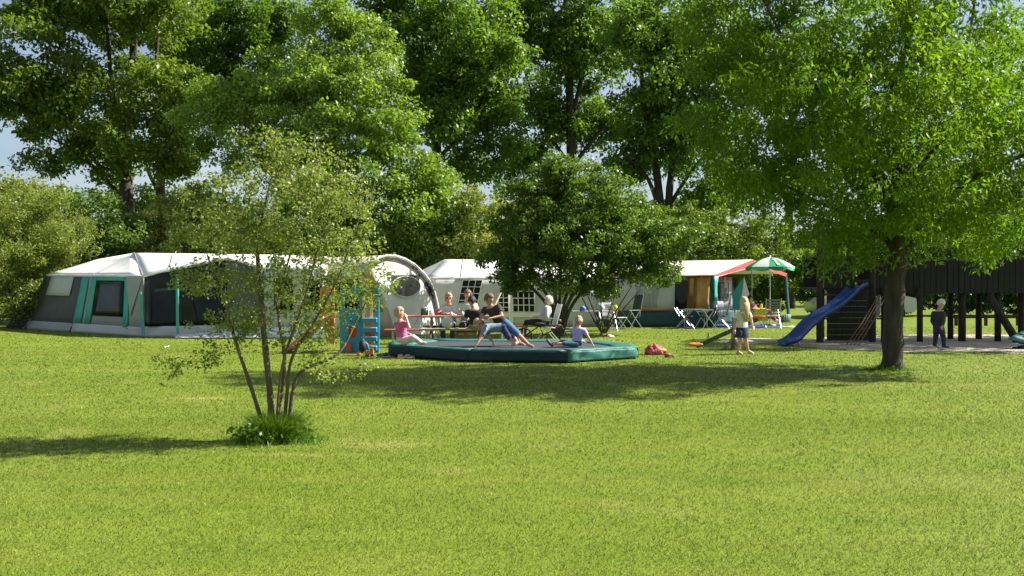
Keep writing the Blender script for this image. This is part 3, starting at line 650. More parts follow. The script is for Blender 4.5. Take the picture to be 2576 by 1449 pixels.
for a, b, c, d in fr: wall_piece('door_frame', wp, a, b, c, d, .035, TEAL, t)
wall_piece('door_window', wp, .57, .845, .30, .90, .03, VIN, t, nu=6, nv=6, fn=wob(.012, 7, 5))
x = MB(); c0 = wp(.86, .98, .04); x.add([c0, F_ + Vector((0.02, -.05, -.02)), wp(.905, .30, .06), wp(.90, .32, .03)], [(0, 1, 2), (0, 2, 3), (1, 3, 2), (0, 3, 1)]); x.build('corner_flap', GREYC, t)
# front awning section: big see-through front
wq = bil(FB, RB, PK, F_)
wall_piece('mud_wall', wq, 0, 1, 0, .16, .02, LGREY, t, nu=10, fn=wob(.03, 15, 4))
wall_piece('awning_window', wq, .02, 1, .16, .97, 0, VIN, t, nu=12, nv=10, fn=wob(.04, 9, 6))
x = MB(); x.tube([W(361, 842, 26.1), W(352, 735, 26.2)], .05, 6, flat=.4); x.build('trim_strap', TEAL, t)
x = MB(); x.tube([W(447, 846, 25.6), W(446, 690, 25.7)], .045, 6, flat=.5); x.build('awning_post', TEAL, t)
x = MB(); x.beam(wq(.15, .72, .03), wq(.95, .66, .03), .02, .09); x.build('window_bar', TEALD, t)
wr = bil(RB, QB, Q_, PK); wall_piece('wall_panel', wr, 0, 1, .02, .98, 0, DGREY, t, fn=sag(.03))
ws = bil(QB, EB, E_, Q_); wall_piece('wall_panel', ws, 0, 1, .14, .98, 0, LGREY, t, fn=sag(.03)); wall_piece('mud_wall', ws, 0, 1, 0, .16, .02, PLAST, t, nu=8, fn=wob(.03, 12, 3))
wall_piece('side_window', ws, .15, .45, .4, .85, .02, VIN, t); wall_piece('side_window', ws, .6, .9, .4, .85, .02, VIN, t)
r = random.Random(3)
# crumpled pale sheet added for the sunlit sparkle of the awning's creased plastic
CRU = mat('sparkle_sheet_pale', (0.50, 0.51, 0.52), .35, .12, 6, .6, 16, spec=.5)
x = MB(); x.patch(W(440, 849, 25.3), W(665, 850, 25.05), W(665, 822, 25.35), W(440, 842, 25.6), 60, 12, .01, lambda u, v: (.02 + .05 * u) * math.sin(math.pi * v) * (math.sin(u * 63 + 3 * math.sin(u * 11) + v * 5) * math.sin(u * 17 + 1) + .7 * math.sin(u * 29 - v * 8 + 1) + .4 * math.sin(u * 101 + v * 13 + 2 * math.sin(u * 7))))
x.build('sparkle_sheet', CRU, t, True)
wb = bil(GX(60, 34.2), GX(830, 30.2), BK(E_, 4.6), BK(A_, 3.4)); wall_piece('back_wall', wb, 0, 1, 0, 1, 0, GREYC, t, nu=6)
x = MB(); x.slab([A_ + Vector((-.02, .05, -.03)), GX(12, 31.2), BL + Vector((-.02, .05, 0))], .02); x.build('end_flap', DARK, t)  # sloping tent end, its shade put into the dark colour
x = MB(); x.slab([BL, A_, R1, BK(R1, 2.0), GX(75, 33.6)], .02); x.build('end_wall', DGREY, t)
x = MB(); x.slab([EB, GX(828, 30.2), BK(E_, 4.5), R6, E_], .02); x.build('end_wall', LGREY, t)
for px, a in ((60, 30.6), (300, 26.9)):
    g = GX(px, a - .35); x = MB(); x.tube([g + Vector((0, 0, .06)), g + Vector((.06, .3, .35))], .004, 4); x.tube([g + Vector((0, 0, -.02)), g + Vector((-.02, -.04, .09))], .008, 5); x.build('guy_peg', STEEL, t)

# ---------------------------------------------------------------- arched tent
_p0, _p1 = GX(936, 25.4), GX(1104, 28.4)
def da(x):                                             # distance of the upright wall plane seen in that picture column
    k = (x - CX) / F; e = _p1 - _p0
    return (_p0.x * e.y - _p0.y * e.x) / (k * e.y - e.x)
arch = [(936, 662), (952, 652), (971, 646), (995, 648), (1018, 656), (1042, 671), (1064, 693), (1078, 713), (1088, 737), (1094, 760), (1099, 785)]
t = thing('arched_tent', 'cream arched tent with navy edge and oval window left of the picnic table', 'tent', GX(1040, 26.6))
AP = [W(x, y, da(x)) for x, y in arch] + [GX(1104, da(1104))]
base_l = GX(1000, da(1000))
nrm = (AP[-1] - base_l).cross(Vector((0, 0, 1))).normalized()
if nrm.x < 0: nrm = -nrm
x = MB(); x.slab([base_l] + AP[::-1], .02, nrm); x.build('side_wall', WHITE, t)
back = Vector((-2.6, 1.6, -.05))
out = [p + (p - Vector((base_l.lerp(AP[-1], .5).x, base_l.lerp(AP[-1], .5).y, .8))).normalized() * .07 for p in AP]
x = MB()
for i in range(len(out) - 1): x.add([out[i] + nrm * .03, out[i + 1] + nrm * .03, out[i + 1] + back, out[i] + back], [(0, 1, 2, 3)])
x.build('roof', CREAM, t, True)
x = MB()
for i in range(len(AP) - 1):
    x.slab([AP[i] + nrm * .06 + (AP[i] - out[i]) * 1.5, AP[i + 1] + nrm * .06 + (AP[i + 1] - out[i + 1]) * 1.5, AP[i + 1] + nrm * .06, AP[i] + nrm * .06], .02, nrm)
x.build('navy_edge', NAVY, t)
x = MB(); x.tube([p + nrm * .04 for p in out], .03, 6); x.build('edge_tape', WHITE, t, True)
def on_wall(px, py, o):
    p = W(px, py, da(px)); return p + nrm * o
x = MB(); x.slab([on_wall(983, 692, .02), on_wall(1056, 692, .02), on_wall(1050, 722, .02), on_wall(1019, 700, .02), on_wall(988, 722, .02)], .012, nrm); x.build('window_surround', NAVY, t)
ov = [on_wall(1019 + 36 * math.cos(k * math.pi / 12), 721 + 26 * math.sin(k * math.pi / 12), .03) for k in range(24)]
x = MB(); x.slab(ov, .01, nrm); wn_ = x.build('window', VINC, t)
x = MB(); x.tube([p + nrm * .01 for p in ov] + [ov[0] + nrm * .01], .018, 5, False); x.build('window_rim', WHITE, wn_)
x = MB(); x.slab([on_wall(1080, 745, .03), on_wall(1090, 742, .03), on_wall(1076, 705, .03), on_wall(1066, 712, .03)], .012, nrm); x.build('navy_vent', NAVY, t)
wl = bil(GX(810, 25.4), base_l, AP[0], W(835, 676, 25.6))
wall_piece('front_wall', wl, 0, 1, 0, 1, 0, CREAM, t, nu=8, fn=sag(.05)); wall_piece('yellow_panel', wl, .72, .9, .35, .88, .03, YEL, t); wall_piece('front_window', wl, .12, .6, .38, .82, .03, VIN, t)
x = MB(); x.patch(W(835, 676, 25.58), AP[0], out[0] + back, W(835, 674, 27), 6, 5, .02, sag(-.15)); x.build('porch_roof', CREAM, t, True)

# ---------------------------------------------------------------- white tent with gridded windows
t = thing('white_tent', 'white ridge tent with two gridded windows behind the seated group', 'tent', GX(1280, 32))
L0, L1 = GX(1080, 31.8), GX(1500, 32.2); E0, E1 = W(1074, 697, 32.0), W(1500, 699, 32.3); T0, T1 = W(1119, 652, 33.8), W(1500, 658, 34.0)
S0 = W(1052, 684, 34.6)
roof('roof_panel', E0, E1, T1, T0, par=t, nu=12); roof('roof_panel', S0, E0, T0, T0 + Vector((0, .3, 0)), par=t); roof('roof_panel', T0, T1, GX(1500, 36.2, 1.8), GX(1075, 36, 1.8), par=t)
x = MB(); a = E0.lerp(E1, .2); b = T0.lerp(T1, .12); x.tube([a + Vector((0, 0, .02)), b + Vector((0, 0, .02))], .012, 5); x.build('roof_seam', GREYC, t)
x = MB(); x.patch(E0 + Vector((0, -.03, .01)), E1 + Vector((0, -.03, .01)), E1 + Vector((0, -.04, -.09)), E0 + Vector((0, -.04, -.09)), 24, 1, .008, wob(.015, 40, 2)); x.build('valance', LGREY, t, True)
wp = bil(L0, L1, E1, E0)
wall_piece('front_wall', wp, 0, 1, 0, 1, 0, LGREY, t, nu=20, nv=6, fn=wob(.015, 22, 3))  # white tent's walls in light grey: their shade is put into the colour
def grid_window(t0, t1, h0, h1, nx, ny, sh, rim):
    g = wall_piece('window', wp, t0, t1, h0, h1, .03, VIN, t, sh=sh)
    for i in range(nx + 1):
        u = t0 + (t1 - t0) * i / nx; x = MB(); x.beam(wp(u, h0, .04), wp(u + sh, h1, .04), rim, .015); x.build('glazing_bar', WHITE, g)
    for j in range(ny + 1):
        h = h0 + (h1 - h0) * j / ny; o = sh * j / ny; x = MB(); x.beam(wp(t0 + o, h, .042), wp(t1 + o, h, .042), .015, rim); x.build('glazing_bar', WHITE, g)
grid_window(.17, .285, .40, .94, 3, 4, .04, .022); grid_window(.415, .475, .30, .68, 2, 4, 0, .03); grid_window(.50, .63, .30, .86, 4, 4, 0, .03)
x = MB(); x.beam(wp(.487, 0, .05), wp(.487, .7, .05), .16, .03); x.build('door_post', WHITE, t)
x = MB(); x.beam(wp(.40, .24, .05), wp(.66, .24, .05), .03, .16); x.build('sill_band', WHITE, t)
x = MB(); x.tube([W(1244, 768, 31.2), W(1263, 728, 31.4)], .05, 6); x.build('rolled_flap', CREAM, t)
x = MB(); x.slab([L0, E0, T0, S0, GX(1058, 34.6)], .02); x.build('end_wall', LGREY, t)
x = MB(); x.slab([GX(1060, 36), GX(1500, 36.2), GX(1500, 36.2, 1.8), GX(1060, 36, 1.8)], .02); x.build('back_wall', GREYC, t)

# ---------------------------------------------------------------- red trimmed tent with canopy
t = thing('canopy_tent', 'grey and dark teal tent with white roof and red-trimmed open canopy', 'tent', GX(1700, 32))
L0, L1 = GX(1480, 32.4), GX(1790, 31.7); E0, E1 = W(1480, 699, 32.5), W(1795, 692, 31.8)
T0, T1 = W(1480, 660, 34.4), W(1893, 653, 34.2); Bc = W(1978, 688, 36.2); B0 = W(1480, 690, 36.6)
x = MB(); x.patch(E0, E1, T1, T0, 14, 8, .02, sag(.07)); x.build('roof_panel', CREAM, t, True)
x = MB(); x.patch(T0, T1, Bc, B0, 12, 8, .02, sag(.06)); x.build('roof_panel', CREAM, t, True)
def strip(name, a, b, w0, w1, m, o=Vector((.02, -.03, 0)), drop=Vector((0, 0, -1)), n=12, arcd=0.0):
    x = MB()
    P = [a.lerp(b, i / n) + o for i in range(n + 1)]
    Q = [P[i] + drop * (w0 * (1 - i / n) + w1 * i / n + arcd * math.sin(math.pi * i / n)) for i in range(n + 1)]
    for i in range(n): x.slab([P[i], P[i + 1], Q[i + 1], Q[i]], .01, Vector((.4, -1, .1)))
    return x.build(name, m, t)
strip('red_trim', E1, T1, .07, .26, RED, arcd=.02); strip('white_piping', E1 + Vector((0, 0, -.07)), T1 + Vector((0, 0, -.26)), .025, .03, WHITE, arcd=.0)
strip('red_trim', T1, Bc, .22, .14, RED, arcd=.0); strip('red_trim', E0, E1, .025, .03, RED)
wp = bil(L0, L1, E1, E0)
wall_piece('front_wall', wp, 0, .70, .33, .99, 0, LGREY, t, nu=16, fn=wob(.02, 17, 3)); wall_piece('skirt', wp, 0, 1.0, 0, .32, .01, TEALD, t, nu=16, fn=wob(.015, 15, 3)); wall_piece('red_trim', wp, 0, .70, .315, .34, .025, RED, t)
for a in (.39, .455, .52): wall_piece('window_flap', wp, a, a + .05, .38, .82, .02, GREYC, t, fn=wob(.012, 5, 7, a * 9))
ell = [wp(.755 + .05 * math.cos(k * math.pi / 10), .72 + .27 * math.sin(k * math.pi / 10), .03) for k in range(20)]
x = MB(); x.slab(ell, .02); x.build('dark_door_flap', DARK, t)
wall_piece('door_curtain', wp, .80, .875, .33, .97, -.25, BROWNC, t, nu=10, fn=wob(.04, 24, 1)); wall_piece('door_curtain', wp, .87, .975, .33, .97, -.28, OCHRE, t, nu=10, fn=wob(.04, 26, 1, 2)); wall_piece('tied_curtain', wp, .815, .85, .60, .96, -.2, OCHRE, t, nu=6, fn=wob(.03, 14, 2))
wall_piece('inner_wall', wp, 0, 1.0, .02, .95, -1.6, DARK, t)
x = MB(); x.tube([GX(1792, 31.6), E1 + Vector((-.02, -.02, -.02))], .09, 8, flat=.5); x.build('canopy_post', TEALD, t)
x = MB(); x.patch(GX(1797, 31.55, 1.0), GX(1804, 31.7, 1.0), GX(1806, 31.7, 1.82), GX(1796, 31.55, 1.82), 3, 5, .01, wob(.02, 8, 6)); x.build('post_drape', TEAL, t, True)
x = MB(); x.tube([GX(1985, 35.6), Bc + Vector((-.05, -.05, -.05))], .07, 8, flat=.5); x.build('canopy_post', TEALD, t)
x = MB(); x.tube([GX(1891, 34.0), GX(1891, 34.2, 2.3)], .02, 6); x.build('canopy_pole', STEELG, t)
wc = bil(GX(1800, 34.0), GX(1846, 34.6), W(1846, 697, 34.6), W(1800, 697, 34.0)); wall_piece('canopy_wall', wc, 0, 1, .3, 1, 0, LGREY, t, nu=8, fn=wob(.03, 9, 4)); wall_piece('skirt', wc, 0, 1, 0, .31, .01, TEALD, t); wall_piece('red_trim', wc, 0, .9, .93, 1.0, .02, RED, t); wall_piece('canopy_window', wc, .15, .7, .5, .9, .02, VINC, t)
cp = [W(1871, 697, 33.6), W(1842, 738, 33.5), W(1843, 778, 33.4), W(1862, 778, 33.4)]
x = MB(); x.slab(cp, .015); x.build('hung_curtain', TEAL, t)
x = MB(); x.slab([W(1872, 697, 33.55), W(1862, 778, 33.35), W(1871, 760, 33.35), W(1885, 740, 33.4)], .015); x.build('hung_curtain', WHITE, t)
x = MB(); x.slab([W(1852, 700, 33.9), W(1846, 775, 33.8), W(1840, 740, 33.8), W(1842, 697, 33.9)], .015); x.build('hung_curtain', DARK, t)
x = MB(); x.slab([GX(1700, 31.2, .012), GX(1960, 31.4, .012), GX(1970, 34.4, .012), GX(1700, 34, .012)], .01); x.build('groundsheet', mat('sheet_blue', (0.03, 0.05, 0.22), .6), t)
x = MB(); x.slab([GX(1480, 36.6), GX(1850, 36.4), GX(1850, 36.4, 1.8), GX(1480, 36.6, 1.8)], .02); x.build('back_wall', GREYC, t)

# ---------------------------------------------------------------- parasol
pc = W(1937, 647, 32.6); pr = .87; PZ = pc.z
t = thing('parasol', 'green and white parasol standing beside the red-trimmed canopy', 'parasol', (pc.x, pc.y, 0))
PG = mat('parasol_green', (0.02, 0.28, 0.12), .6, .08, 4, trans=.3); PW = mat('parasol_white', (0.72, 0.74, 0.70), .6, .06, 4, trans=.3)
for k in range(8):
    a0 = math.radians(-90 - 22.5 + 45 * k + 4); a1 = a0 + math.radians(45); x = MB(); y = MB()
    n = 5
    for i in range(n):
        def q(f, a): return Vector((pc.x + pr * f * math.cos(a), pc.y + pr * f * math.sin(a), PZ - .36 * f ** 1.7))
        f0, f1 = i / n, (i + 1) / n
        x.add([q(f0, a0), q(f1, a0), q(f1, (a0 + a1) / 2) + Vector((0, 0, -.012 * f1)), q(f0, (a0 + a1) / 2) + Vector((0, 0, -.012 * f0)), q(f1, a1), q(f0, a1)], [(0, 1, 2, 3), (3, 2, 4, 5)] if i else [(0, 1, 2), (0, 2, 4)])
    g = x.build('canopy_panel', PG if k % 2 == 0 else PW, t, True)
    e = [q(1, a0 + (a1 - a0) * i / 4) for i in range(5)]; dd = [.07, .13, .145, .13, .07]
    for i in range(4): y.slab([e[i], e[i + 1], e[i + 1] + Vector((0, 0, -dd[i + 1])), e[i] + Vector((0, 0, -dd[i]))], .006)
    y.build('valance', PG if k % 2 == 0 else mat('parasol_valance', (0.10, 0.42, 0.22), .6), g)
    x = MB(); x.tube([Vector((pc.x, pc.y, PZ - .02)), q(.5, a0) - Vector((0, 0, .02)), q(1, a0) - Vector((0, 0, .02))], .007, 4); x.build('rib', STEEL, t)
    if k == 0:
        m0 = (a0 + a1) / 2; tn = Vector((-math.sin(m0), math.cos(m0), 0)); x = MB(); u = Vector((0, -.02, .012))
        for pts in (((.42, -.025), (.90, -.025), (.90, .04), (.42, .04)), ((.42, -.025), (.42, -.06), (.54, -.06), (.54, -.025)), ((.80, .04), (.80, .075), (.90, .075), (.90, .04))):
            x.slab([q(f, m0) + tn * s + u for f, s in pts], .006)
        x.build('printed_mark', PW, g)
x = MB(); x.tube([(pc.x, pc.y, 0), (pc.x, pc.y, PZ + .07)], .02, 8); x.build('pole', STEEL, t, True)
x = MB(); x.tube([(pc.x, pc.y, 0), (pc.x, pc.y, .06), (pc.x, pc.y, .10)], [.22, .22, .06], 16); x.build('base', STEELG, t, True)

# ---------------------------------------------------------------- trampoline
TZ = .26
oct_ = [(1180, 879), (1428, 881), (1604, 871.5), (1590, 865), (1500, 855), (1060, 851.5), (979, 861), (985, 867.5)]
OV = [GY(x, y, TZ) for x, y in oct_]
oc = sum(OV, Vector()) / 8
t = thing('trampoline', 'low wide trampoline with dark green padded edge and skirt', 'trampoline', (oc.x, oc.y, 0))
PADM = mat('pad_green', (0.012, 0.095, 0.080), .6, .15, 3, .35, 8, spec=.4, col2=(0.03, 0.15, 0.125)); SKM = mat('skirt_shaded_green', (0.005, 0.024, 0.030), .7, .2, 4, .5, 7)  # skirt colour is darkened for the shaded sides
IN = [oc + (p - oc) * .80 + Vector((0, 0, -.02)) for p in OV]
for i in range(8):
    j = (i + 1) % 8; a, b, c, d = OV[i], OV[j], IN[j], IN[i]
    g = .012; a2, b2, c2, d2 = a.lerp(b, g), b.lerp(a, g), c.lerp(d, g), d.lerp(c, g)
    x = MB(); x.patch(a2, b2, c2, d2, 10, 4, .05, lambda u, v: .018 * math.sin(math.pi * v) + .006 * math.sin(u * 31 + i)); x.build('edge_pad', PADM, t, True)
    k = max(8, int((b - a).length * 9)); a, b = a + (a - oc).normalized() * .015, b + (b - oc).normalized() * .015
    amp = .012 if i == 1 else .007
    x = MB(); dz = Vector((0, 0, TZ - .03)); o = (a - oc).normalized() * .0
    x.patch(a - dz, b - dz, b - Vector((0, 0, .03)), a - Vector((0, 0, .03)), k, 6, .01, lambda u, v, A=amp, K=k: A * (math.sin(u * K * 1.9) * (1 - .5 * v) + .7 * math.sin(u * K * .8 + v * 5) + .5 * math.sin(u * K * 3.1 - v * 7)))
    x.build('skirt', PADM if i == 1 else SKM, t, True)  # sunlit right-front side painted in brighter pad green, the rest in shade colour
x = MB(); x.slab([oc + (p - oc) * .86 + Vector((0, 0, -.035)) for p in OV], .02, Vector((0, 0, 1))); x.build('jumping_mat', mat('jump_mat', (0.05, 0.05, 0.058), .6, .1, 20), t)
x = MB(); x.tube([oc + (p - oc) * .97 + Vector((0, 0, -.08)) for p in OV + OV[:1]], .025, 8, False); x.build('frame', STEEL, t, True)

# ---------------------------------------------------------------- plastic climber with slide
t = thing('toy_climber', 'blue and teal plastic climbing tower with orange side and faded slide', 'play tower', GX(900, 20.4))
PB = mat('plastic_blue', (0.02, 0.22, 0.36), .4, .08, 3, spec=.5); PT = mat('plastic_teal', (0.03, 0.30, 0.30), .4, .08, 3); PO = mat('plastic_orange', (0.62, 0.20, 0.05), .45, .12, 3); PP = mat('plastic_peach', (0.72, 0.42, 0.22), .45, .1, 3); PR = mat('plastic_red', (0.55, 0.06, 0.03), .4, .1, 3); PSL = mat('plastic_slide', (0.42, 0.17, 0.11), .5, .2, 4)
d0 = 20.2
def pane(name, pts, th, m, dep=d0): x = MB(); x.slab([W(px, py, dep) for px, py in pts], th); return x.build(name, m, t)
hole = [(887 + 12.5 * math.cos(k * math.pi / 8), 834 + 17.5 * math.sin(k * math.pi / 8)) for k in range(16)]
def ring_panel(name, outer, hol, th, m, dep):
    """board with a round hole: outer is sampled by the hole's own directions"""
    x = MB(); cx_ = sum(p[0] for p in hol) / len(hol); cy_ = sum(p[1] for p in hol) / len(hol)
    O = []
    (x0, x1, y0, y1) = outer
    for px, py in hol:
        dx, dy = px - cx_, py - cy_; s = 1e9
        if dx > 1e-6: s = min(s, (x1 - cx_) / dx)
        if dx < -1e-6: s = min(s, (x0 - cx_) / dx)
        if dy > 1e-6: s = min(s, (y1 - cy_) / dy)
        if dy < -1e-6: s = min(s, (y0 - cy_) / dy)
        O.append((cx_ + dx * s, cy_ + dy * s))
    n = len(hol)
    for i in range(n):
        j = (i + 1) % n; x.slab([W(*O[i], dep), W(*O[j], dep), W(*hol[j], dep), W(*hol[i], dep)], th, Vector((0, -1, 0)))
    return x.build(name, m, t)
ring_panel('front_panel', (858, 912, 806, 893), hole, .05, PB, d0)
pane('red_panel', [(872, 862), (884, 862), (884, 893), (872, 893)], .03, PR, d0 - .07)
x = MB(); x.box(W(887, 838, d0 + .75), (.5, .04, .55)); x.build('inner_panel', PR, t)
for px in (860, 909, 948): x = MB(); x.box(W(px, 810, d0) + Vector((0, .05, -.02)), (.09, .09, 1.62)); x.build('corner_post', PT if px != 948 else PB, t)
for px in (862, 948): x = MB(); x.box(W(px, 806, d0 + .75) + Vector((0, 0, 0)), (.08, .08, 1.7)); x.build('corner_post', PT, t)
pane('upper_panel', [(858, 724), (910, 722), (910, 744), (858, 746)], .05, PT); pane('upper_panel', [(862, 775), (908, 775), (908, 806), (862, 806)], .05, PB)
ap = [(911, 800), (911, 745)] + [(924 - 13 * math.cos(k * math.pi / 8), 740 - 16 * math.sin(k * math.pi / 8)) for k in range(9)] + [(937, 800)]
ai = [(917, 800), (917, 748)] + [(924 - 7 * math.cos(k * math.pi / 8), 742 - 9 * math.sin(k * math.pi / 8)) for k in range(9)] + [(931, 800)]
x = MB()
for i in range(len(ap) - 1): x.slab([W(*ap[i], d0 - .03), W(*ap[i + 1], d0 - .03), W(*ai[i + 1], d0 - .03), W(*ai[i], d0 - .03)], .05, Vector((0, -1, 0)))
x.build('arch', PP, t)
pane('top_bar', [(906, 720), (952, 724), (952, 732), (906, 728)], .06, PT)
for k, yy in enumerate((806, 830, 853, 876)):
    x = MB(); x.box(W(930, yy, d0 - .02), (.34, .22, .085)); st = x.build('step', PB, t)
    x = MB(); x.box(W(930, yy - 5.5, d0 - .02), (.335, .215, .012)); x.build('step_tread', mat('tread_pale', (0.35, 0.52, 0.55), .5), st)
    x = MB(); x.box(W(929, yy + 9, d0 + .05), (.2, .05, .07)); x.build('foot_hole_back', PR if k % 2 else PO, st)
pane('orange_panel', [(806, 725), (824, 716), (842, 722), (842, 866), (824, 862), (808, 800)], .06, PO, d0 + .35)
pane('orange_panel', [(812, 740), (836, 736), (836, 760), (812, 764)], .04, PP, d0 + .30)
x = MB(); sl = [(838, 800, d0 + .3), (808, 812, d0 + .3), (770, 848, d0 + .25), (730, 880, d0 + .2), (700, 898, d0 + .2), (676, 905, d0 + .2)]
for a, b in zip(sl, sl[1:]):
    p, q2 = W(*a), W(*b); w = Vector((0, .22, 0))
    x.slab([p - w, q2 - w, q2 + w, p + w], .03, Vector((0, 0, 1)))
x.build('slide_bed', PSL, t)
for sgn in (-.23, .23):
    x = MB(); x.tube([W(*a) + Vector((0, sgn, .03)) for a in sl], [.06, .06, .06, .055, .05, .04], 6); x.build('slide_side', PSL, t, True)
x = MB(); x.box(W(885, 800, d0 + .4), (.45, .7, .05)); x.build('platform', PT, t)

# ---------------------------------------------------------------- picnic tables, benches
WOOD = mat('wood_brown', (0.20, 0.13, 0.08), .8, .3, 3, .5, 20, stretch=(.3, 1, 1)); WOODL = mat('wood_pale', (0.36, 0.28, 0.19), .8, .25, 3, .5, 20, stretch=(.3, 1, 1)); REDP = mat('red_board', (0.50, 0.10, 0.08), .55, .2, 4)
def picnic(label, c, w, rz):
    t = thing('picnic_table', label, 'table', c, rz)
    for k in range(5): x = MB(); x.box((0, -.30 + .15 * k, .74), (w, .14, .04)); x.build('plank', WOOD, t, world=False)
    for sy in (-.72, .72):
        for k in range(2): x = MB(); x.box((0, sy - .075 + .15 * k, .45), (w, .14, .04)); x.build('bench_plank', WOODL, t, world=False)
    for sx in (-w * .36, w * .36):
        for sy in (-1, 1): x = MB(); x.beam((sx, sy * .62, 0), (sx, sy * .25, .72), .09, .04, (1, 0, 0)); x.build('leg', WOOD, t, world=False)
        x = MB(); x.box((sx + .04, 0, .41), (.04, 1.6, .09)); x.build('cross_beam', WOOD, t, world=False)
    return t
picnic('brown wooden picnic table with benches where the group sits', GX(1150, 22.6), 1.8, .04)
def beer_bench(name, label, cat, c, L, h, w, rz, m):
    t = thing(name, label, cat, c, rz)
    x = MB(); x.box((0, 0, h - .015), (L, w, .03)); x.build('top', m, t, world=False)
    for s in (-1, 1):
        for sy in (-1, 1): x = MB(); x.tube([(s * L * .36, sy * w * .4, h - .03), (s * L * .36, sy * w * .4, 0)], .014, 6); x.build('leg', STEEL, t, world=False)
        x = MB(); x.tube([(s * L * .36, -w * .4, .03), (s * L * .36, w * .4, .03)], .012, 6); x.build('foot_bar', STEEL, t, world=False)
        x = MB(); x.tube([(s * L * .36, 0, .06), (s * L * .12, 0, h - .03)], .01, 6); x.build('brace', STEEL, t, world=False)
    return t
beer_bench('folding_table', 'red folding table beside the arched tent with things on it', 'table', GX(1068, 23.2), 1.3, .74, .55, .05, REDP)
beer_bench('folding_bench', 'long red folding bench behind the pink-shirted child', 'bench', GX(1042, 21.9), 1.45, .45, .27, .03, REDP)
beer_bench('folding_bench', 'short red-topped bench between the rider and the woman in black trousers', 'bench', GX(1290, 23.4), .8, .47, .27, -.1, REDP)
bb = thing('storage_crate', 'brown wooden crate with handle slots beside the ball', 'crate', GX(1172, 21.9))
for yy, nm in ((0, 'front_board'), (.36, 'back_board')):
    for k in range(2): x = MB(); x.box(bb.location + Vector((0, yy, .12 + .19 * k)), (.52, .02, .17)); x.build(nm, WOOD, bb)
for sx in (-.25, .25):
    x = MB(); x.box(bb.location + Vector((sx, .18, .21)), (.02, .34, .37)); x.build('end_board', WOOD, bb)
for sx in (-.12, .12): x = MB(); x.box(bb.location + Vector((sx, -.012, .33)), (.13, .01, .04)); x.build('handle_slot', mat('slot_yellow', (.35, .33, .08), .7), bb)
x = MB(); x.box(bb.location + Vector((0, .18, .425)), (.56, .42, .025)); x.build('lid', WOODL, bb)
def ball(name, label, c, r, m):
    o = thing(name, label, 'ball', (c.x, c.y, c.z - r)); x = MB(); x.ell(c, r, seg=24, ring=16); x.build('shell', m, o, True)
    x = MB(); x.tube([c + Vector((math.cos(a) * .5, -.75 * math.cos(a) + .2 * math.sin(a), math.sin(a))).normalized() * r * 1.002 for a in [k * math.pi / 12 for k in range(25)]], r * .02, 4, False); x.build('seam', GREYC, o, True)
bc = W(1126, 816, 21.7)
ball('play_ball', 'pale beige ball in front of the picnic table', Vector((bc.x, bc.y - .0, .47 + .152)), .152, mat('ball_beige', (.52, .50, .42), .5, .08, 6))

# ---------------------------------------------------------------- folding camp chairs
CHG = mat('chair_green', (0.035, 0.06, 0.045), .75, .15, 5, .2, 30); CHD = mat('chair_dark', (0.035, 0.04, 0.05), .75, .15, 5); CHW = mat('chair_white', (0.62, 0.62, 0.60), .6, .08, 5)
def camp_chair(name, label, c, rz, fab, tube, back=.62, w=.5, lean=.16, group='folding camp chairs', slats=False):
    """folding armchair facing its own -y"""
    t = thing(name, label, 'chair', c, rz, group)
    x = MB(); x.patch((-w / 2 + .02, -.22, .44), (w / 2 - .02, -.22, .44), (w / 2 - .02, .2, .41), (-w / 2 + .02, .2, .41), 6, 4, .015, sag(.03)); x.build('seat', fab, t, True, world=False)
    top = .43 + back
    if slats:
        for k in range(6):
            z = .5 + back * k / 6.2; yy = .22 + lean * (z - .43) / back
            x = MB(); x.box((0, yy, z), (w - .05, .012, .055)); x.build('back_slat', fab, t, world=False)
    else:
        x = MB(); x.patch((-w / 2 + .02, .21, .45), (w / 2 - .02, .21, .45), (w / 2 - .02, .21 + lean, top), (-w / 2 + .02, .21 + lean, top), 5, 6, .02, sag(.04)); x.build('backrest', fab, t, True, world=False)
    for s in (-1, 1):
        X = s * w / 2
        x = MB(); x.tube([(X, -.24, 0), (X, .05, .42), (X, .21, .62)], .012, 6); x.build('leg', tube, t, world=False)
        x = MB(); x.tube([(X, .34, 0), (X, -.02, .42), (X, -.18, .64)], .012, 6); x.build('leg', tube, t, world=False)
        x = MB(); x.tube([(X, .2, .43), (X, .21 + lean, top + .01)], .012, 6); x.build('back_tube', tube, t, world=False)
        x = MB(); x.box((X, -.02, .655), (.045, .46, .022)); x.build('armrest', tube if not slats else fab, t, world=False)
    x = MB(); x.tube([(-w / 2, -.24, .03), (w / 2, -.24, .03)], .01, 6); x.build('foot_bar', tube, t, world=False)
    x = MB(); x.tube([(-w / 2, .34, .03), (w / 2, .34, .03)], .01, 6); x.build('foot_bar', tube, t, world=False)
    return t
R = math.radians
camp_chair('folding_chair', 'dark green high-backed folding chair standing alone right of the round shrub', GX(1586, 30.6), R(-60), CHG, STEEL, back=.75)
camp_chair('folding_chair', 'white folding chair under the older woman in grey', GX(1374, 23.6), R(-80), CHW, STEEL, back=.6)
camp_chair('folding_chair', 'grey folding chair behind the table of coloured toys', GX(1530, 29.4), R(10), GREYC, STEEL, back=.5)
camp_chair('folding_chair', 'dark folding chair in front of the ochre curtain, nearest the skirt', GX(1726, 31.0), R(70), CHD, STEEL, back=.28)
camp_chair('folding_chair', 'dark folding chair beside the canopy post in front of the ochre curtain', GX(1772, 30.9), R(-70), CHD, STEEL, back=.28)
camp_chair('folding_chair', 'dark high-backed folding chair just right of the canopy post', GX(1812, 31.5), R(-110), CHD, STEEL, back=.7)
camp_chair('folding_chair', 'slatted grey folding chair beside the yellow-draped table', GX(1941, 31.6), R(175), STEELG, STEEL, back=.6, w=.52, slats=True)
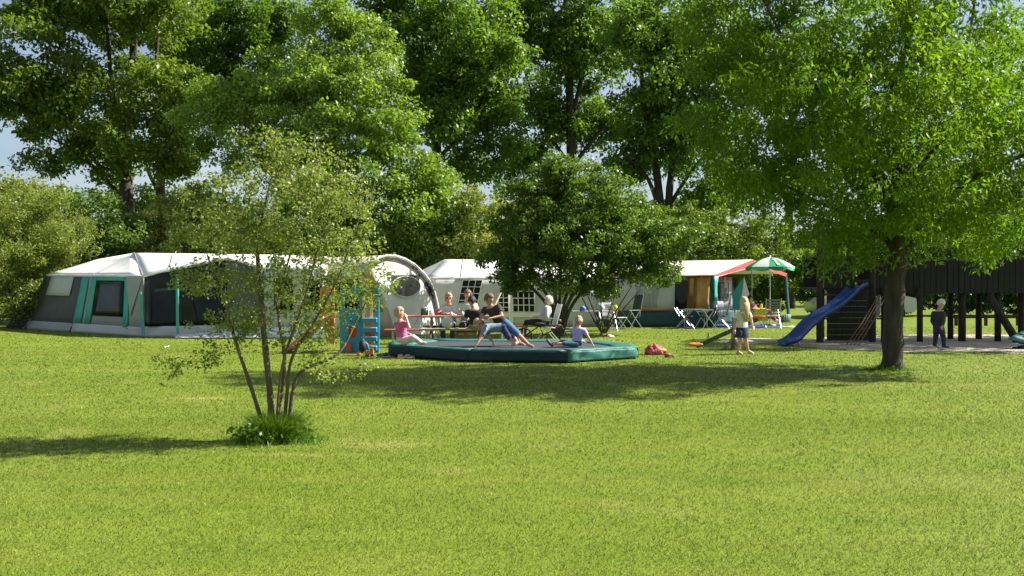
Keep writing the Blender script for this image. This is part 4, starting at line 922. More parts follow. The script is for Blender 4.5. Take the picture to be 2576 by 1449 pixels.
# small stool under the folding chair, bucket seat
t = thing('camp_stool', 'small light camp stool beside the dark green folding chair', 'stool', GX(1562, 30.2), .3)
x = MB(); x.patch((-.18, -.16, .42), (.18, -.16, .42), (.18, .16, .42), (-.18, .16, .42), 4, 4, .012, sag(.03)); x.build('seat', CHW, t, True, world=False)
for s in (-1, 1):
    x = MB(); x.tube([(-.17, s * .15, .42), (.17, s * .15, 0)], .011, 6); x.build('leg', STEEL, t, world=False)
    x = MB(); x.tube([(.17, s * .165, .42), (-.17, s * .165, 0)], .011, 6); x.build('leg', STEEL, t, world=False)
t = thing('bucket_chair', 'grey-green child bucket chair at the right end of the canopy', 'chair', GX(1973, 33.0), R(200))
x = MB()
for k in range(9):
    a0, a1 = math.pi * (k / 9), math.pi * ((k + 1) / 9)
    h = lambda a: .28 + .16 * math.sin(a)
    x.slab([(.2 * math.cos(a0), .18 * math.sin(a0), .12), (.2 * math.cos(a1), .18 * math.sin(a1), .12), (.25 * math.cos(a1), .24 * math.sin(a1), h(a1)), (.25 * math.cos(a0), .24 * math.sin(a0), h(a0))], .015)
x.build('shell', mat('bucket_green', (.12, .20, .15), .6), t, True, world=False)
x = MB(); x.slab([(.2, -.15, .14), (.2, .18, .14), (-.2, .18, .14), (-.2, -.15, .14)], .02); x.build('seat', mat('bucket_green', (0, 0, 0)), t, world=False)
for sx in (-.17, .17):
    for sy in (-.12, .14): x = MB(); x.tube([(sx, sy, .13), (sx * 1.1, sy * 1.1, 0)], .012, 6); x.build('leg', STEEL, t, world=False)

def small_table(label, c, w, dp, h, m, cloth=None, rz=0.0):
    t = thing('camping_table', label, 'table', c, rz)
    x = MB(); x.box((0, 0, h), (w, dp, .025)); x.build('top', m, t, world=False)
    for sx in (-1, 1):
        for sy in (-1, 1): x = MB(); x.tube([(sx * w * .45, sy * dp * .42, h), (sx * w * .48, sy * dp * .45, 0)], .013, 6); x.build('leg', STEEL, t, world=False)
    if cloth:
        x = MB(); x.patch((-w * .51, -dp * .52, h - .42), (w * .51, -dp * .52, h - .42), (w * .51, -dp * .52, h + .02), (-w * .51, -dp * .52, h + .02), 10, 5, .006, wob(.03, 13, 2)); x.build('cloth', cloth, t, True, world=False)
        x = MB(); x.box((0, 0, h + .02), (w * 1.03, dp * 1.05, .008)); x.build('cloth', cloth, t, world=False)
    return t
small_table('camping table with toys standing behind the thin splayed shrub', GX(1490, 29.0), 1.3, .6, .66, mat('table_grey', (.34, .34, .34), .5))
small_table('table draped with a yellow cloth under the canopy', GX(1908, 31.8), .5, .55, .66, STEELG, mat('cloth_yellow', (.55, .50, .06), .7, .1, 4))
small_table('low dark table under the canopy between the folding chairs', GX(1838, 32.4), .7, .5, .62, STEELG)
small_table('dark table in front of the ochre curtain', GX(1750, 31.4), .75, .5, .66, STEELG)

# ---------------------------------------------------------------- seesaw
t = thing('seesaw', 'wooden seesaw with orange seat, low end to the left of the girl', 'seesaw', GX(1843, 21.2))
MET = mat('weathered_post', (.22, .19, .15), .7, .25, 6, .3, 30); GRN = mat('seesaw_beam', (.05, .085, .04), .6, .25, 6)
ds = 21.2; lo, hi = W(1752, 871, ds), W(1905, 803, ds)
x = MB(); x.beam(lo, hi, .10, .09); x.build('beam', GRN, t)
x = MB(); x.tube([GX(1844, ds, -.05), W(1844, 850, ds), W(1846, 798, ds)], .045, 8); x.build('post', MET, t, True)
for px, dd in ((1819, -.15), (1863, -.15), (1848, .5)):
    x = MB(); x.tube([GX(px, ds + dd), W(1844, 852, ds)], .035, 8); x.build('leg', MET, t, True)
for e, s in ((lo, 1), (hi, -1)):
    dirv = (hi - lo).normalized() * s
    x = MB(); x.ell(e - dirv * .02 + Vector((0, 0, .05)), (.2, .14, .05), seg=14, ring=8); x.build('seat', PO, t, True)
    hc = e + dirv * .30; up = Vector((0, 0, 1))
    x = MB(); x.tube([hc + Vector((0, .09 * math.cos(a), 0)) + Vector((.04 * math.cos(a), 0, .03 + .20 * math.sin(a))) for a in [k * math.pi / 8 for k in range(9)]], .011, 6); x.build('handle', mat('handle_brown', (.16, .07, .03), .5), t, True)

# ---------------------------------------------------------------- wooden playground: tower, bridge, slide, rope ladder
DW = mat('wood_tarred', (0.017, 0.015, 0.0125), .85, .4, 4, .5, 18, stretch=(1, 1, .2)); DW2 = mat('wood_post', (0.030, 0.024, 0.015), .85, .4, 5, .6, 20, stretch=(1, 1, .2))
pt = 23.6
t = thing('play_tower', 'dark wooden play tower with slatted roof behind the blue slide', 'play tower', GX(2120, pt))
TX = [(2062, pt), (2195, pt), (2066, pt + 1.5), (2190, pt + 1.5)]
for px, dd in TX:
    b = GX(px, dd); x = MB(); x.tube([b + Vector((0, 0, -.02)), b + Vector((0, 0, 2.75))], [.095, .085], 8); x.build('post', DW2, t)
pz = W(0, 724, pt).z
a, b = GX(2062, pt), GX(2195, pt)
for k in range(9):
    y0 = pt + .02 + k * .168; x = MB(); x.box(((a.x + b.x) / 2, y0 + .07, pz - .03), (b.x - a.x + .1, .155, .045)); x.build('floor_board', DW2, t)
plank_me = {}
def plank(parent, name, c, size, m):
    k = (round(size[0], 3), round(size[1], 3), round(size[2], 3), m.name)
    if k not in plank_me: y = MB(); y.box((0, 0, 0), size); plank_me[k] = y.mesh(name, m)
    return link(name, plank_me[k], parent, Vector(c) - WL[parent.name])
r = random.Random(8)
for k in range(9):                                        # upper railing boards, open gaps between
    xx = a.x + .16 + (b.x - a.x - .3) * k / 8
    if 2143 < 1288 + xx / pt * F < 2182: continue
    plank(t, 'railing_board', (xx, pt - .06 + r.uniform(-.006, .006), pz + .42), (.125, .025, .85 + r.uniform(-.02, .02)), DW)
for k in range(9): plank(t, 'railing_board', (a.x + .16 + (b.x - a.x - .3) * k / 8, pt + 1.56, pz + .42), (.14, .025, .85), DW)
for z in (pz + .18, pz + .72): plank(t, 'rail', ((a.x + b.x) / 2, pt + .01, z), (b.x - a.x, .05, .08), DW2)
for k in range(9):                                        # closed boards under the platform
    hgt = pz - .1; zc = .06 + hgt / 9 * (k + .5)
    plank(t, 'wall_board', ((a.x + b.x) / 2 + .12, pt - .03 + r.uniform(-.006, .006), zc), (b.x - a.x - .12, .03, hgt / 9 - .003), DW)
for k in range(7):                                        # slatted roof
    zz = 2.62 + .075 * k; yy = pt - .25 + .16 * k
    plank(t, 'roof_slat', ((a.x + b.x) / 2, yy, zz), (b.x - a.x + .3, .13, .03), mat('wood_weathered', (.10, .09, .07), .85, .3, 4, .5, 20, stretch=(.2, 1, 1)))
for k in range(7): plank(t, 'roof_slat', ((a.x + b.x) / 2, pt + 1.9 - .16 * k, 2.62 + .075 * k), (b.x - a.x + .3, .13, .03), MATS['wood_weathered'])

t = thing('play_bridge', 'long dark plank-walled play bridge on wooden posts at right', 'play bridge', GX(2400, pt))
x0, x1 = GX(2200, pt).x, GX(2700, pt).x; ztop, zbot = W(0, 655, pt).z, W(0, 738, pt).z
n = int((x1 - x0) / .15)
for k in range(n):
    xx = x0 + (k + .5) * (x1 - x0) / n
    plank(t, 'plank', (xx, pt + .06 + r.uniform(-.012, .012), (ztop + zbot) / 2 + r.uniform(-.015, .015)), (.138, .028, ztop - zbot), DW)
    plank(t, 'plank', (xx, pt + 1.15 + r.uniform(-.012, .012), (ztop + zbot) / 2 + r.uniform(-.015, .015)), (.138, .028, ztop - zbot), DW)
    plank(t, 'deck_board', (xx, pt + .6, zbot + .16), (.135, 1.0, .04), DW)
for yy in (pt + .10, pt + 1.11):
    for z in (zbot + .1, ztop - .12): plank(t, 'rail', ((x0 + x1) / 2, yy, z), (x1 - x0, .045, .10), DW2)
for px, dd, rr_ in ((2224, pt, .085), (2314, pt, .08), (2391, pt + 1.2, .08), (2420, pt + .2, .10), (2462, pt + 1.2, .085), (2510, pt + .2, .085), (2569, pt + .9, .085), (2650, pt + .2, .085)):
    g = GX(px, dd); x = MB(); x.tube([g + Vector((0, 0, -.02)), g + Vector((0, 0, .8)), g + Vector((0, 0, zbot + .15))], [rr_ * 1.02, rr_, rr_ * .96], 8); x.build('post', DW2, t, True)
x = MB(); x.tube([W(2487, 742, pt - .06), GX(2562, pt - .3)], .10, 8); x.build('brace', DW2, t, True)
for k in range(5):
    px = 2515 + k * 26
t = thing('field_rail', 'low dark rail fence seen through the posts of the play bridge', 'fence', GX(2470, 33))
for px in (2405, 2480, 2560, 2640): g = GX(px, 33); x = MB(); x.box(g + Vector((0, 0, .2)), (.09, .09, .42)); x.build('post', DW2, t)
x = MB(); x.beam(GX(2395, 33, .34), GX(2680, 33, .34), .05, .13); x.build('rail', DW2, t)

# slide
t = thing('slide', 'blue wavy slide running down from the wooden tower', 'slide', GX(2000, 22.3))
BLU = mat('slide_blue', (0.009, 0.048, 0.18), .45, .3, 5, .1, 20, spec=.4)
spts = [(2168, 719, pt - .05), (2152, 726, pt - .2), (2130, 748, pt - .35), (2098, 775, pt - .55), (2060, 797, pt - .75), (2032, 820, pt - .95), (2005, 848, pt - 1.1), (1988, 860, pt - 1.2), (1968, 866, pt - 1.25)]
SP = [W(*p) for p in spts]
def cat(P, K=5):
    out = []
    for i in range(len(P) - 1):
        p0, p1, p2, p3 = P[max(i - 1, 0)], P[i], P[i + 1], P[min(i + 2, len(P) - 1)]
        for k in range(K):
            u = k / K; out.append(.5 * ((2 * p1) + (p2 - p0) * u + (2 * p0 - 5 * p1 + 4 * p2 - p3) * u * u + (3 * p1 - p0 - 3 * p2 + p3) * u ** 3))
    return out + [P[-1]]
CP = cat(SP); x = MB(); vv = []; ff = []
for i, p in enumerate(CP):
    tn = (CP[min(i + 1, len(CP) - 1)] - CP[max(i - 1, 0)]).normalized(); sd = tn.cross(Vector((0, 0, 1))).normalized(); up = sd.cross(tn).normalized()
    for s, u in ((-.22, .11), (-.2, .11), (-.17, 0), (.17, 0), (.2, .11), (.22, .11), (.19, -.03), (-.19, -.03)): vv.append(p + sd * s + up * u)
for i in range(len(CP) - 1):
    for k in range(8): ff.append((i * 8 + k, i * 8 + (k + 1) % 8, i * 8 + 8 + (k + 1) % 8, i * 8 + 8 + k))
ff += [tuple(range(7, -1, -1)), tuple((len(CP) - 1) * 8 + k for k in range(8))]
x.add(vv, ff); x.build('chute', BLU, t, True)
x = MB(); x.tube([SP[6] + Vector((0, 0, -.03)), GX(2012, pt - 1.05)], .03, 6); x.build('support', STEEL, t)
# rope net
t = thing('rope_ladder', 'brown rope climbing net slanting down from the play tower', 'rope net', GX(2150, 22.6))
ROPE = mat('rope', (.16, .11, .06), .9, .2, 20)
ra, rb, rc, rd = W(2228, 745, pt - .05), W(2208, 745, pt - .05), GX(2130, 22.5, .03), GX(2160, 22.2, .03)
for u in (0, .33, .66, 1):
    x = MB(); x.tube([rb.lerp(ra, u), rc.lerp(rd, u).lerp(rb.lerp(ra, u), .5) + Vector((0, 0, -.06)), rc.lerp(rd, u)], .012, 5); x.build('rope', ROPE, t, True)
for v in (.12, .27, .42, .57, .72, .87):
    p, q = rb.lerp(rc, v), ra.lerp(rd, v); dz = Vector((0, 0, -.12 * math.sin(math.pi * v))); x = MB(); x.tube([p + dz, p.lerp(q, .5) + dz * 1.2, q + dz], .012, 5); x.build('rung', ROPE, t, True)
t = thing('metal_slide', 'pale metal chute piece behind the rope net beside the tower', 'slide', GX(2203, 24.9))
x = MB(); x.slab([W(2191, 756, 24.9), W(2213, 742, 24.9), W(2213, 790, 24.9), W(2193, 812, 24.9)], .03); x.build('chute', mat('metal_pale', (.38, .39, .40), .4, .1, 5), t)
x = MB(); x.tube([W(2202, 800, 24.95), GX(2202, 24.95)], .025, 6); x.build('support', STEEL, t)
# spring rocker
t = thing('spring_rocker', 'teal spring rocker seat on a black base at the right edge', 'rocker', GX(2572, 21.3))
g = GX(2572, 21.3)
x = MB(); x.patch(W(2538, 850, 21.1), W(2590, 862, 21.1), W(2620, 840, 21.5), W(2572, 832, 21.5), 6, 4, .05, sag(-.03)); x.build('seat_board', mat('rocker_teal', (.015, .12, .13), .6, .15, 4), t, True)
x = MB(); x.tube([g + Vector((.09 * math.cos(k * .7), .09 * math.sin(k * .7), .01 + .012 * k)) for k in range(26)], .02, 5); x.build('spring', DARK, t, True)
x = MB(); x.tube([g, g + Vector((0, 0, .05))], [.24, .2], 14); x.build('base', DARK, t)

# ---------------------------------------------------------------- parked car behind the bridge
t = thing('parked_car', 'silver car parked beyond the play bridge, mostly hidden', 'car', GX(2160, 39.5))
CP_ = mat('car_silver', (.42, .44, .46), .25, .04, 2, metal=.5, coat=.5); BLK = mat('rubber', (.02, .02, .02), .8)
c0 = GX(2160, 39.5); prof = [(-2.15, .35), (-2.2, .75), (-1.95, .92), (-1.2, 1.0), (-.55, 1.42), (.9, 1.45), (1.75, 1.02), (2.2, .92), (2.25, .45), (2.1, .3), (-2.0, .28)]
x = MB(); n = len(prof)
vv = [c0 + Vector((px, -.8, pz_)) for px, pz_ in prof] + [c0 + Vector((px, .8, pz_)) for px, pz_ in prof]
x.add(vv, [tuple(range(n))[::-1], tuple(range(n, 2 * n))] + [(i, (i + 1) % n, (i + 1) % n + n, i + n) for i in range(n)]); x.build('body', CP_, t)
x = MB(); x.slab([c0 + Vector((px, -.81, pz_)) for px, pz_ in ((-1.0, 1.0), (-.5, 1.36), (.15, 1.38), (.15, 1.0))], .01); x.build('window', VIN, t)
x = MB(); x.slab([c0 + Vector((px, -.81, pz_)) for px, pz_ in ((.22, 1.0), (.22, 1.38), (.85, 1.38), (1.4, 1.03))], .01); x.build('window', VIN, t)
for sx in (-1.35, 1.38):
    w_ = c0 + Vector((sx + (0.77 if sx > 0 else 0) * 1, -.74, .32)) if False else c0 + Vector((sx, -.74, .32))
    x = MB(); x.tube([w_ + Vector((0, -.11, 0)), w_ + Vector((0, .11, 0))], .32, 20); wh = x.build('wheel', BLK, t)
    x = MB(); x.tube([w_ + Vector((0, -.125, 0)), w_ + Vector((0, -.1, 0))], .19, 16); x.build('rim', STEEL, wh)
x = MB(); x.box(c0 + Vector((2.18, -.55, .72)), (.1, .35, .16)); x.build('headlight', PLAST, t)

# ---------------------------------------------------------------- child's bicycle, low, behind the trampoline
t = thing('childs_bicycle', 'small dark bicycle lying low behind the trampoline by the white chair', 'bicycle', GX(1372, 22.9))
wr_ = .21
cc = [GX(1318, 22.9, wr_), GX(1428, 22.7, wr_)]
for c in cc:
    x = MB(); x.tube([c + Vector((wr_ * math.cos(k * math.pi / 12), 0, wr_ * math.sin(k * math.pi / 12))) for k in range(25)], .022, 6, False); wh = x.build('wheel', BLK, t, True)
    for k in range(6):
        a = k * math.pi / 6; v = Vector((math.cos(a), 0, math.sin(a))) * (wr_ - .02); x = MB(); x.tube([c - v, c + v], .003, 4); x.build('spoke', STEEL, wh)
fm = mat('bike_dark', (.06, .02, .03), .4); hub = cc[0].lerp(cc[1], .45) + Vector((0, 0, .03)); st = cc[0].lerp(cc[1], .36) + Vector((0, 0, .28)); hd = cc[0].lerp(cc[1], .85) + Vector((0, 0, .3))
for p, q in ((hub, st), (hub, hd), (st, hd), (cc[0], hub), (cc[0], st), (cc[1], hd)): x = MB(); x.tube([p, q], .016, 6); x.build('frame_tube', fm, t, True)
x = MB(); x.ell(st + Vector((0, 0, .05)), (.13, .06, .035)); x.build('saddle', BLK, t, True)
x = MB(); x.tube([hd + Vector((-.04, -.22, .14)), hd + Vector((0, 0, .1)), hd + Vector((-.04, .22, .14))], .012, 6); x.build('handlebar', STEEL, t, True)

# ---------------------------------------------------------------- scattered small things
def cloth_heap(name, label, cat, c, rx, ry, h, m, seed, bits=()):
    o = thing(name, label, cat, (c.x, c.y, 0)); r = random.Random(seed); ph = [r.uniform(0, 6) for _ in range(6)]
    def fn(u): return 1 + .22 * math.sin(u.x * 5 + ph[0]) * math.cos(u.y * 4 + ph[1]) + .15 * math.sin(u.x * 11 + u.z * 6 + ph[2])
    x = MB(); x.ell(c + Vector((0, 0, h * .35)), (rx, ry, h * .7), seg=22, ring=12, fn=fn); x.build('cloth', m, o, True)
    for (dx, dy, dz, sx, sy, sz, mm) in bits:
        x = MB(); x.ell(c + Vector((dx, dy, dz)), (sx, sy, sz), seg=16, ring=9, fn=fn); x.build('fold', mm, o, True)
    return o
PK_ = mat('towel_pink', (.55, .09, .16), .85, .25, 9, .4, 20); RD_ = mat('towel_red', (.45, .04, .06), .85, .2, 9); YL_ = mat('towel_yellow', (.65, .42, .10), .85, .2, 9)
cloth_heap('towel_heap', 'crumpled pink, red and yellow towel on the grass right of the trampoline', 'towel', GX(1647, 19.7), .22, .13, .2, PK_, 4, ((-.10, -.02, .13, .07, .07, .09, RD_), (.08, -.06, .10, .16, .05, .05, YL_), (.17, 0, .08, .1, .08, .07, RD_)))
def shoe(label, c, rz, m, sole, s=1.0, name='shoe', group='shoes left on the grass'):
    o = thing(name, label, 'shoe', (c.x, c.y, 0), rz, group)
    x = MB(); x.ell((0, 0, .018), (.12 * s, .042 * s, .018), seg=14, ring=6); x.build('sole', sole, o, True, world=False)
    x = MB(); x.ell((-.035, 0, .05), (.075 * s, .04 * s, .045), seg=14, ring=8, fn=lambda u: 1 - .3 * max(0, u.x)); x.build('upper', m, o, True, world=False)
    x = MB(); x.ell((.055, 0, .036), (.06 * s, .038 * s, .024), seg=12, ring=6); x.build('toe', m, o, True, world=False)
BR = mat('leather_brown', (.16, .08, .03), .6); NV = mat('shoe_navy', (.04, .05, .09), .6); GR = mat('shoe_grey', (.14, .15, .17), .6); SW = mat('sole_white', (.6, .58, .55), .6)
shoe('brown shoe on the grass right of the pink towel', GX(1685, 19.0), .2, BR, BR, 1.2)
shoe('dark shoe of the pair on the grass nearest the blue climber', GX(974, 19.0), .5, NV, SW)
shoe('grey shoe next to the dark one at the left corner of the trampoline', GX(992, 19.2), -.3, GR, SW)
shoe('pale sandal lying left of its pair before the trampoline', GX(1013, 18.7), .3, mat('sandal_pink', (.55, .25, .2), .6), SW)
shoe('pale sandal lying right of its pair before the trampoline', GX(1031, 18.7), -.2, MATS['sandal_pink'], SW)
shoe('white trainer on the grass behind the lilac-shirted child', GX(1536, 26.0), .4, SW, SW, 1.1)
shoe('brown trainer on the grass below the thin splayed shrub', GX(1518, 26.2), -.4, BR, SW, 1.2)
o = thing('toy_car', 'small blue and orange toy ride-on in front of the climber steps', 'toy', GX(914, 19.4)); g = GX(914, 19.4)
x = MB(); x.ell(g + Vector((-.01, 0, .22)), (.09, .12, .14), seg=14, ring=9); x.build('hood', NAVY, o, True)
x = MB(); x.tube([g + Vector((-.11, 0, .05)), g + Vector((-.09, 0, .25)), g + Vector((0, 0, .36)), g + Vector((.09, 0, .25)), g + Vector((.13, 0, .08))], .018, 6); x.build('frame', PT, o, True)
for dx in (-.09, .12):
    x = MB(); x.tube([g + Vector((dx, -.09, .05)), g + Vector((dx, -.05, .05))], .05, 14); x.build('wheel', PO, o, True)
o = thing('toy_digger', 'orange toy truck on the grass in front of the blue climber', 'toy', GX(930, 19.2)); g = GX(930, 19.2)
x = MB(); x.box(g + Vector((0, 0, .09)), (.17, .1, .07)); x.build('body', PO, o); x = MB(); x.box(g + Vector((.04, 0, .15)), (.07, .09, .06)); x.build('cab', PR, o)
for dx in (-.055, .055):
    x = MB(); x.tube([g + Vector((dx, -.065, .035)), g + Vector((dx, .065, .035))], .035, 12); x.build('wheel', BLK, o, True)
o = thing('paper_scrap', 'small white crumpled rag lying on the lawn before the left tent', 'rag', GY(418, 875)); g = GY(418, 875)
x = MB(); x.patch(g + Vector((-.06, -.05, .01)), g + Vector((.07, -.06, .03)), g + Vector((.06, .06, .05)), g + Vector((-.07, .05, .02)), 6, 6, .006, lambda u, v: .015 * math.sin(u * 9) * math.cos(v * 8)); x.build('sheet', PLAST, o, True)
o = thing('ground_mat', 'pale mat lying on the grass right of the canopy', 'mat', GX(1985, 32.0)); g = GX(1985, 32.0)
x = MB(); x.patch(g + Vector((-.26, -.3, .012)), g + Vector((.26, -.25, .015)), g + Vector((.24, .3, .02)), g + Vector((-.25, .28, .015)), 6, 5, .008, wob(.012, 8, 6)); x.build('sheet', CREAM, o, True)
o = thing('bottle', 'white and green bottle on the red folding table', 'bottle', GX(1082, 23.2, .742)); g = GX(1082, 23.2, .742)
def pot(name, label, cat, g, r, h, m, parts=('body', 'lid'), m2=None):
    o = thing(name, label, cat, g); x = MB(); x.tube([g, g + Vector((0, 0, h * .75)), g + Vector((0, 0, h * .9))], [r, r, r * .55], 12); x.build(parts[0], m, o, True)
    x = MB(); x.tube([g + Vector((0, 0, h * .88)), g + Vector((0, 0, h))], [r * .5, r * .45], 10); x.build(parts[1], m2 or SW, o, True)
bpy.data.objects.remove(o)
pot('bottle', 'dark green jug at the left end of the red folding table', 'jug', GX(1068, 23.15, .742), .10, .22, mat('jug_green', (.03, .10, .06), .4))
pot('bottle', 'white beaker on the red folding table beside the dark jug', 'beaker', GX(1084, 23.1, .742), .05, .16, SW)
pot('bottle', 'red tub at the right end of the red folding table', 'tub', GX(1101, 23.2, .742), .09, .15, RED, m2=RED)
pot('cup', 'white cup on the picnic table before the woman in sunglasses', 'cup', GX(1135, 22.5, .762), .04, .10, SW)
pot('cup', 'pale blue cup on the picnic table before the man in the light shirt', 'cup', GX(1163, 22.5, .762), .045, .11, mat('cup_blue', (.3, .45, .55), .5))
pot('bucket', 'blue toy bucket at the left of the toy table', 'bucket', GX(1466, 28.9, .675), .10, .16, mat('bucket_blue', (.03, .10, .45), .5), m2=SW)
pot('bucket', 'yellow toy bucket at the right of the toy table', 'bucket', GX(1548, 29.0, .675), .08, .2, mat('bucket_yellow', (.62, .55, .05), .5), m2=YL_)
ball('toy_ball', 'white and teal ball on the toy table', GX(1511, 28.8, .675 + .125), .125, mat('ball_teal', (.62, .72, .72), .4, .1, 3, col2=(.08, .45, .45)))
pot('bottle', 'yellow bottle on the yellow-draped table under the canopy', 'bottle', GX(1915, 31.8, .69), .05, .16, YL_, m2=YL_)
t = thing('overhead_cable', 'thin dark cables crossing the sky at top right', 'cable', (0, 0, 0))
for k in range(3):
    a, b = W(1700, -30 + 9 * k, 55), W(2400, 30 + 9 * k, 60); x = MB(); x.tube([a, a.lerp(b, .5) + Vector((0, 0, -.3)), b], .02, 4, False); x.build('cable', BLK, t, True)

# ---------------------------------------------------------------- people
SKIN = mat('skin', (.52, .30, .21), .5, .08, 9, spec=.35); SKIN2 = mat('skin_tanned', (.42, .23, .15), .5, .08, 9, spec=.35)
EYEM = mat('eye_dark', (.02, .015, .01), .2)
def cl(name, c, v=.12): return mat('cloth_' + name, c, .85, v, 14, .35, 26)
def hairm(name, c): return mat('hair_' + name, c, .6, .35, 40, .6, 60, stretch=(1, 1, .3))
def frame(fd, up):
    f = Vector(fd).normalized(); u = Vector(up); s = f.cross(u).normalized(); u = s.cross(f).normalized()
    return f, s, u                                         # forward, right-hand side, up
def person(label, loc, J, s, skin, hair, hairlen, top, bottom, fd, up=(0, 0, 1), sleeve='short', leg='long', shoes=None, skirt=None, curly=0.0, chestfd=None, extra=None):
    """J: joints in scene space. s: body size, 1 for an adult. sleeve none/short/long, leg short/knee/long/bare"""
    t = thing('person', label, 'person', loc); s0 = s; s = s * 1.17
    f, sd, u = frame(fd, up)
    R3 = Matrix((sd, f, u)).transposed()
    h = J['head']; hs = .66 + .46 * s0                        # children have relatively large heads
    hr = (.080 * hs, .094 * hs, .110 * hs)
    ch, pv = J['chest'], J['pelvis']; ax = (J['shR'] - J['shL']); sw = ax.length / 2; ax = ax.normalized()
    spine = (ch - pv).normalized(); dep = spine.cross(ax).normalized()
    def torso(b, k, lo=0.0, hi=1.0, grow=0.0):
        """rings of an oval trunk from hips to shoulders"""
        prof = [(-.22, .10, .085), (-.06, .150, .105), (.15, .145, .105), (.45, .132, .098), (.75, .152, .112), (.96, sw / s * .98, .100), (1.10, sw / s * .74, .078), (1.20, .07, .06)]
        vv = []; ff = []; n = 14; P = [q for q in prof if lo - 1e-6 <= q[0] <= hi + 1e-6]
        for q, a, c in P:
            p = pv.lerp(ch, q)
            for i in range(n):
                g = 2 * math.pi * i / n; vv.append(p + ax * math.cos(g) * (a * s * k + grow) + dep * math.sin(g) * (c * s * k + grow))
        m = len(P)
        for j in range(m - 1):
            for i in range(n): ff.append((j * n + i, j * n + (i + 1) % n, (j + 1) * n + (i + 1) % n, (j + 1) * n + i))
        ff += [tuple(range(n))[::-1], tuple((m - 1) * n + i for i in range(n))]
        b.add(vv, ff)
    b = MB(); torso(b, 1, -.3, 1.3)
    nk = ch.lerp(h, .35)
    b.tube([ch + spine * .02, h - u * .05 * hs], [.056 * s, .050 * hs], 10)
    b.ell(h, hr, R3, 20, 14, fn=lambda q: 1 - .16 * max(0, -q.z - .1) * (1 - .4 * max(0, q.y)) )
    b.ell(h + f * .055 * hs - u * .075 * hs, (.042 * hs, .04 * hs, .036 * hs), R3, 10, 8)               # chin
    b.ell(h + f * .094 * hs - u * .012 * hs, (.013 * hs, .022 * hs, .024 * hs), R3, 8, 6)               # nose
    for g in (-1, 1): b.ell(h + sd * g * .076 * hs - u * .005 * hs, (.012 * hs, .022 * hs, .032 * hs), R3, 8, 6)
    for L in 'LR':
        sh, el, wr = J['sh' + L], J['el' + L], J['wr' + L]
        b.tube([ch.lerp(sh, .5), sh, el, wr], [.05 * s, .054 * s, .041 * s, .027 * s], 10)
        hd = (wr - el).normalized(); hd = (hd + Vector(J.get('hd' + L, hd)) * 1.0).normalized()
        side = hd.cross(Vector((0, 0, 1)) if abs(hd.z) < .9 else f).normalized(); nor = side.cross(hd)
        hz = .8 * s + .15
        b.tube([wr, wr + hd * .045 * hz, wr + hd * .085 * hz], [.026 * s, .040 * hz, .037 * hz], 8, True, side, .45)
        for k, (o, ln) in enumerate(((-.027, .066), (-.009, .075), (.009, .071), (.027, .055))):
            p0 = wr + hd * .08 * hz + side * o * hz; p1 = p0 + hd * ln * .55 * hz - nor * .008; p2 = p1 + hd * ln * .42 * hz - nor * .02
            b.tube([p0, p1, p2], [.0095 * hz, .009 * hz, .0075 * hz], 6)
        p0 = wr + hd * .03 * hz + side * .03 * hz; b.tube([p0, p0 + (hd + side * .9) * .03 * hz, p0 + (hd * 1.3 + side * .8) * .045 * hz], [.012 * hz, .011 * hz, .009 * hz], 6)
        hp, kn, an, to = J['hip' + L], J['kn' + L], J['an' + L], J['to' + L]
        b.tube([pv.lerp(hp, .6), hp, hp.lerp(kn, .5), kn, kn.lerp(an, .4), an], [.09 * s, .085 * s, .074 * s, .054 * s, .05 * s, .033 * s], 10)
        fd_ = (to - an); fl = fd_.copy(); fl.normalize()
        b.tube([an - fl * .035 * s - Vector((0, 0, .015 * s)), an.lerp(to, .5) - Vector((0, 0, .006)), to], [.036 * s, .038 * s, .022 * s], 8)
    place_fused('body', b, skin, t, .013, 2)
    # hair: a shell over the skull that dips inside it where the face is
    curly = max(curly, .035); rr = random.Random(len(label)); ph = [rr.uniform(0, 6) for _ in range(4)]
    def hf(q):
        face = q.y > .25 and q.z < .34 + .2 * (1 - q.y)
        low = q.z < (-.25 if hairlen < 1 else -.75) and q.y > -.75
        k = .80 if (face or low) else 1.17
        return k + (curly * (math.sin(q.x * 13 + ph[0]) * math.cos(q.z * 12 + ph[1]) + .6 * math.sin(q.y * 17 + ph[2])) + .02 * math.sin(q.x * 25) * math.cos(q.y * 21) if k > 1 else 0)
    hb = MB(); hb.ell(h + u * .008, tuple(q * 1.03 for q in hr), R3, 28, 20, fn=hf)
    hb.build('hair', hair, t, True)
    if hairlen >= 2:
        x = MB(); bk = -f
        x.tube([h + u * .03 + bk * .04, h + bk * .085 - u * .06, h + bk * .10 - u * .18 * hs, h + bk * .105 - u * .34, h + bk * .10 - u * .44], [.085 * hs, .098 * hs, .092 * hs, .078 * hs, .03], 14, True, sd, .55)
        for k in range(7):
            o = sd * (-.06 + .02 * k); x.tube([h + bk * .10 + o - u * .1, h + bk * .125 + o * 1.15 - u * .3, h + bk * .11 + o * 1.2 - u * (.42 + .03 * math.sin(k * 2.3))], [.022, .02, .006], 5)
        x.build('long_hair', hair, t, True)
    for g in (-1, 1):
        x = MB(); x.ell(h + f * .083 * hs + sd * g * .030 * hs + u * .004, (.010 * hs, .008 * hs, .007 * hs), R3, 8, 6); x.build('eye', EYEM, t, True)
    x = MB(); x.ell(h + f * .087 * hs - u * .052 * hs, (.022 * hs, .008 * hs, .006 * hs), R3, 8, 6); x.build('lips', mat('lips', (.35, .12, .10), .5), t, True)
    # clothes
    b = MB(); torso(b, 1.10, -.06 if skirt is None else .05, 1.12, .008)
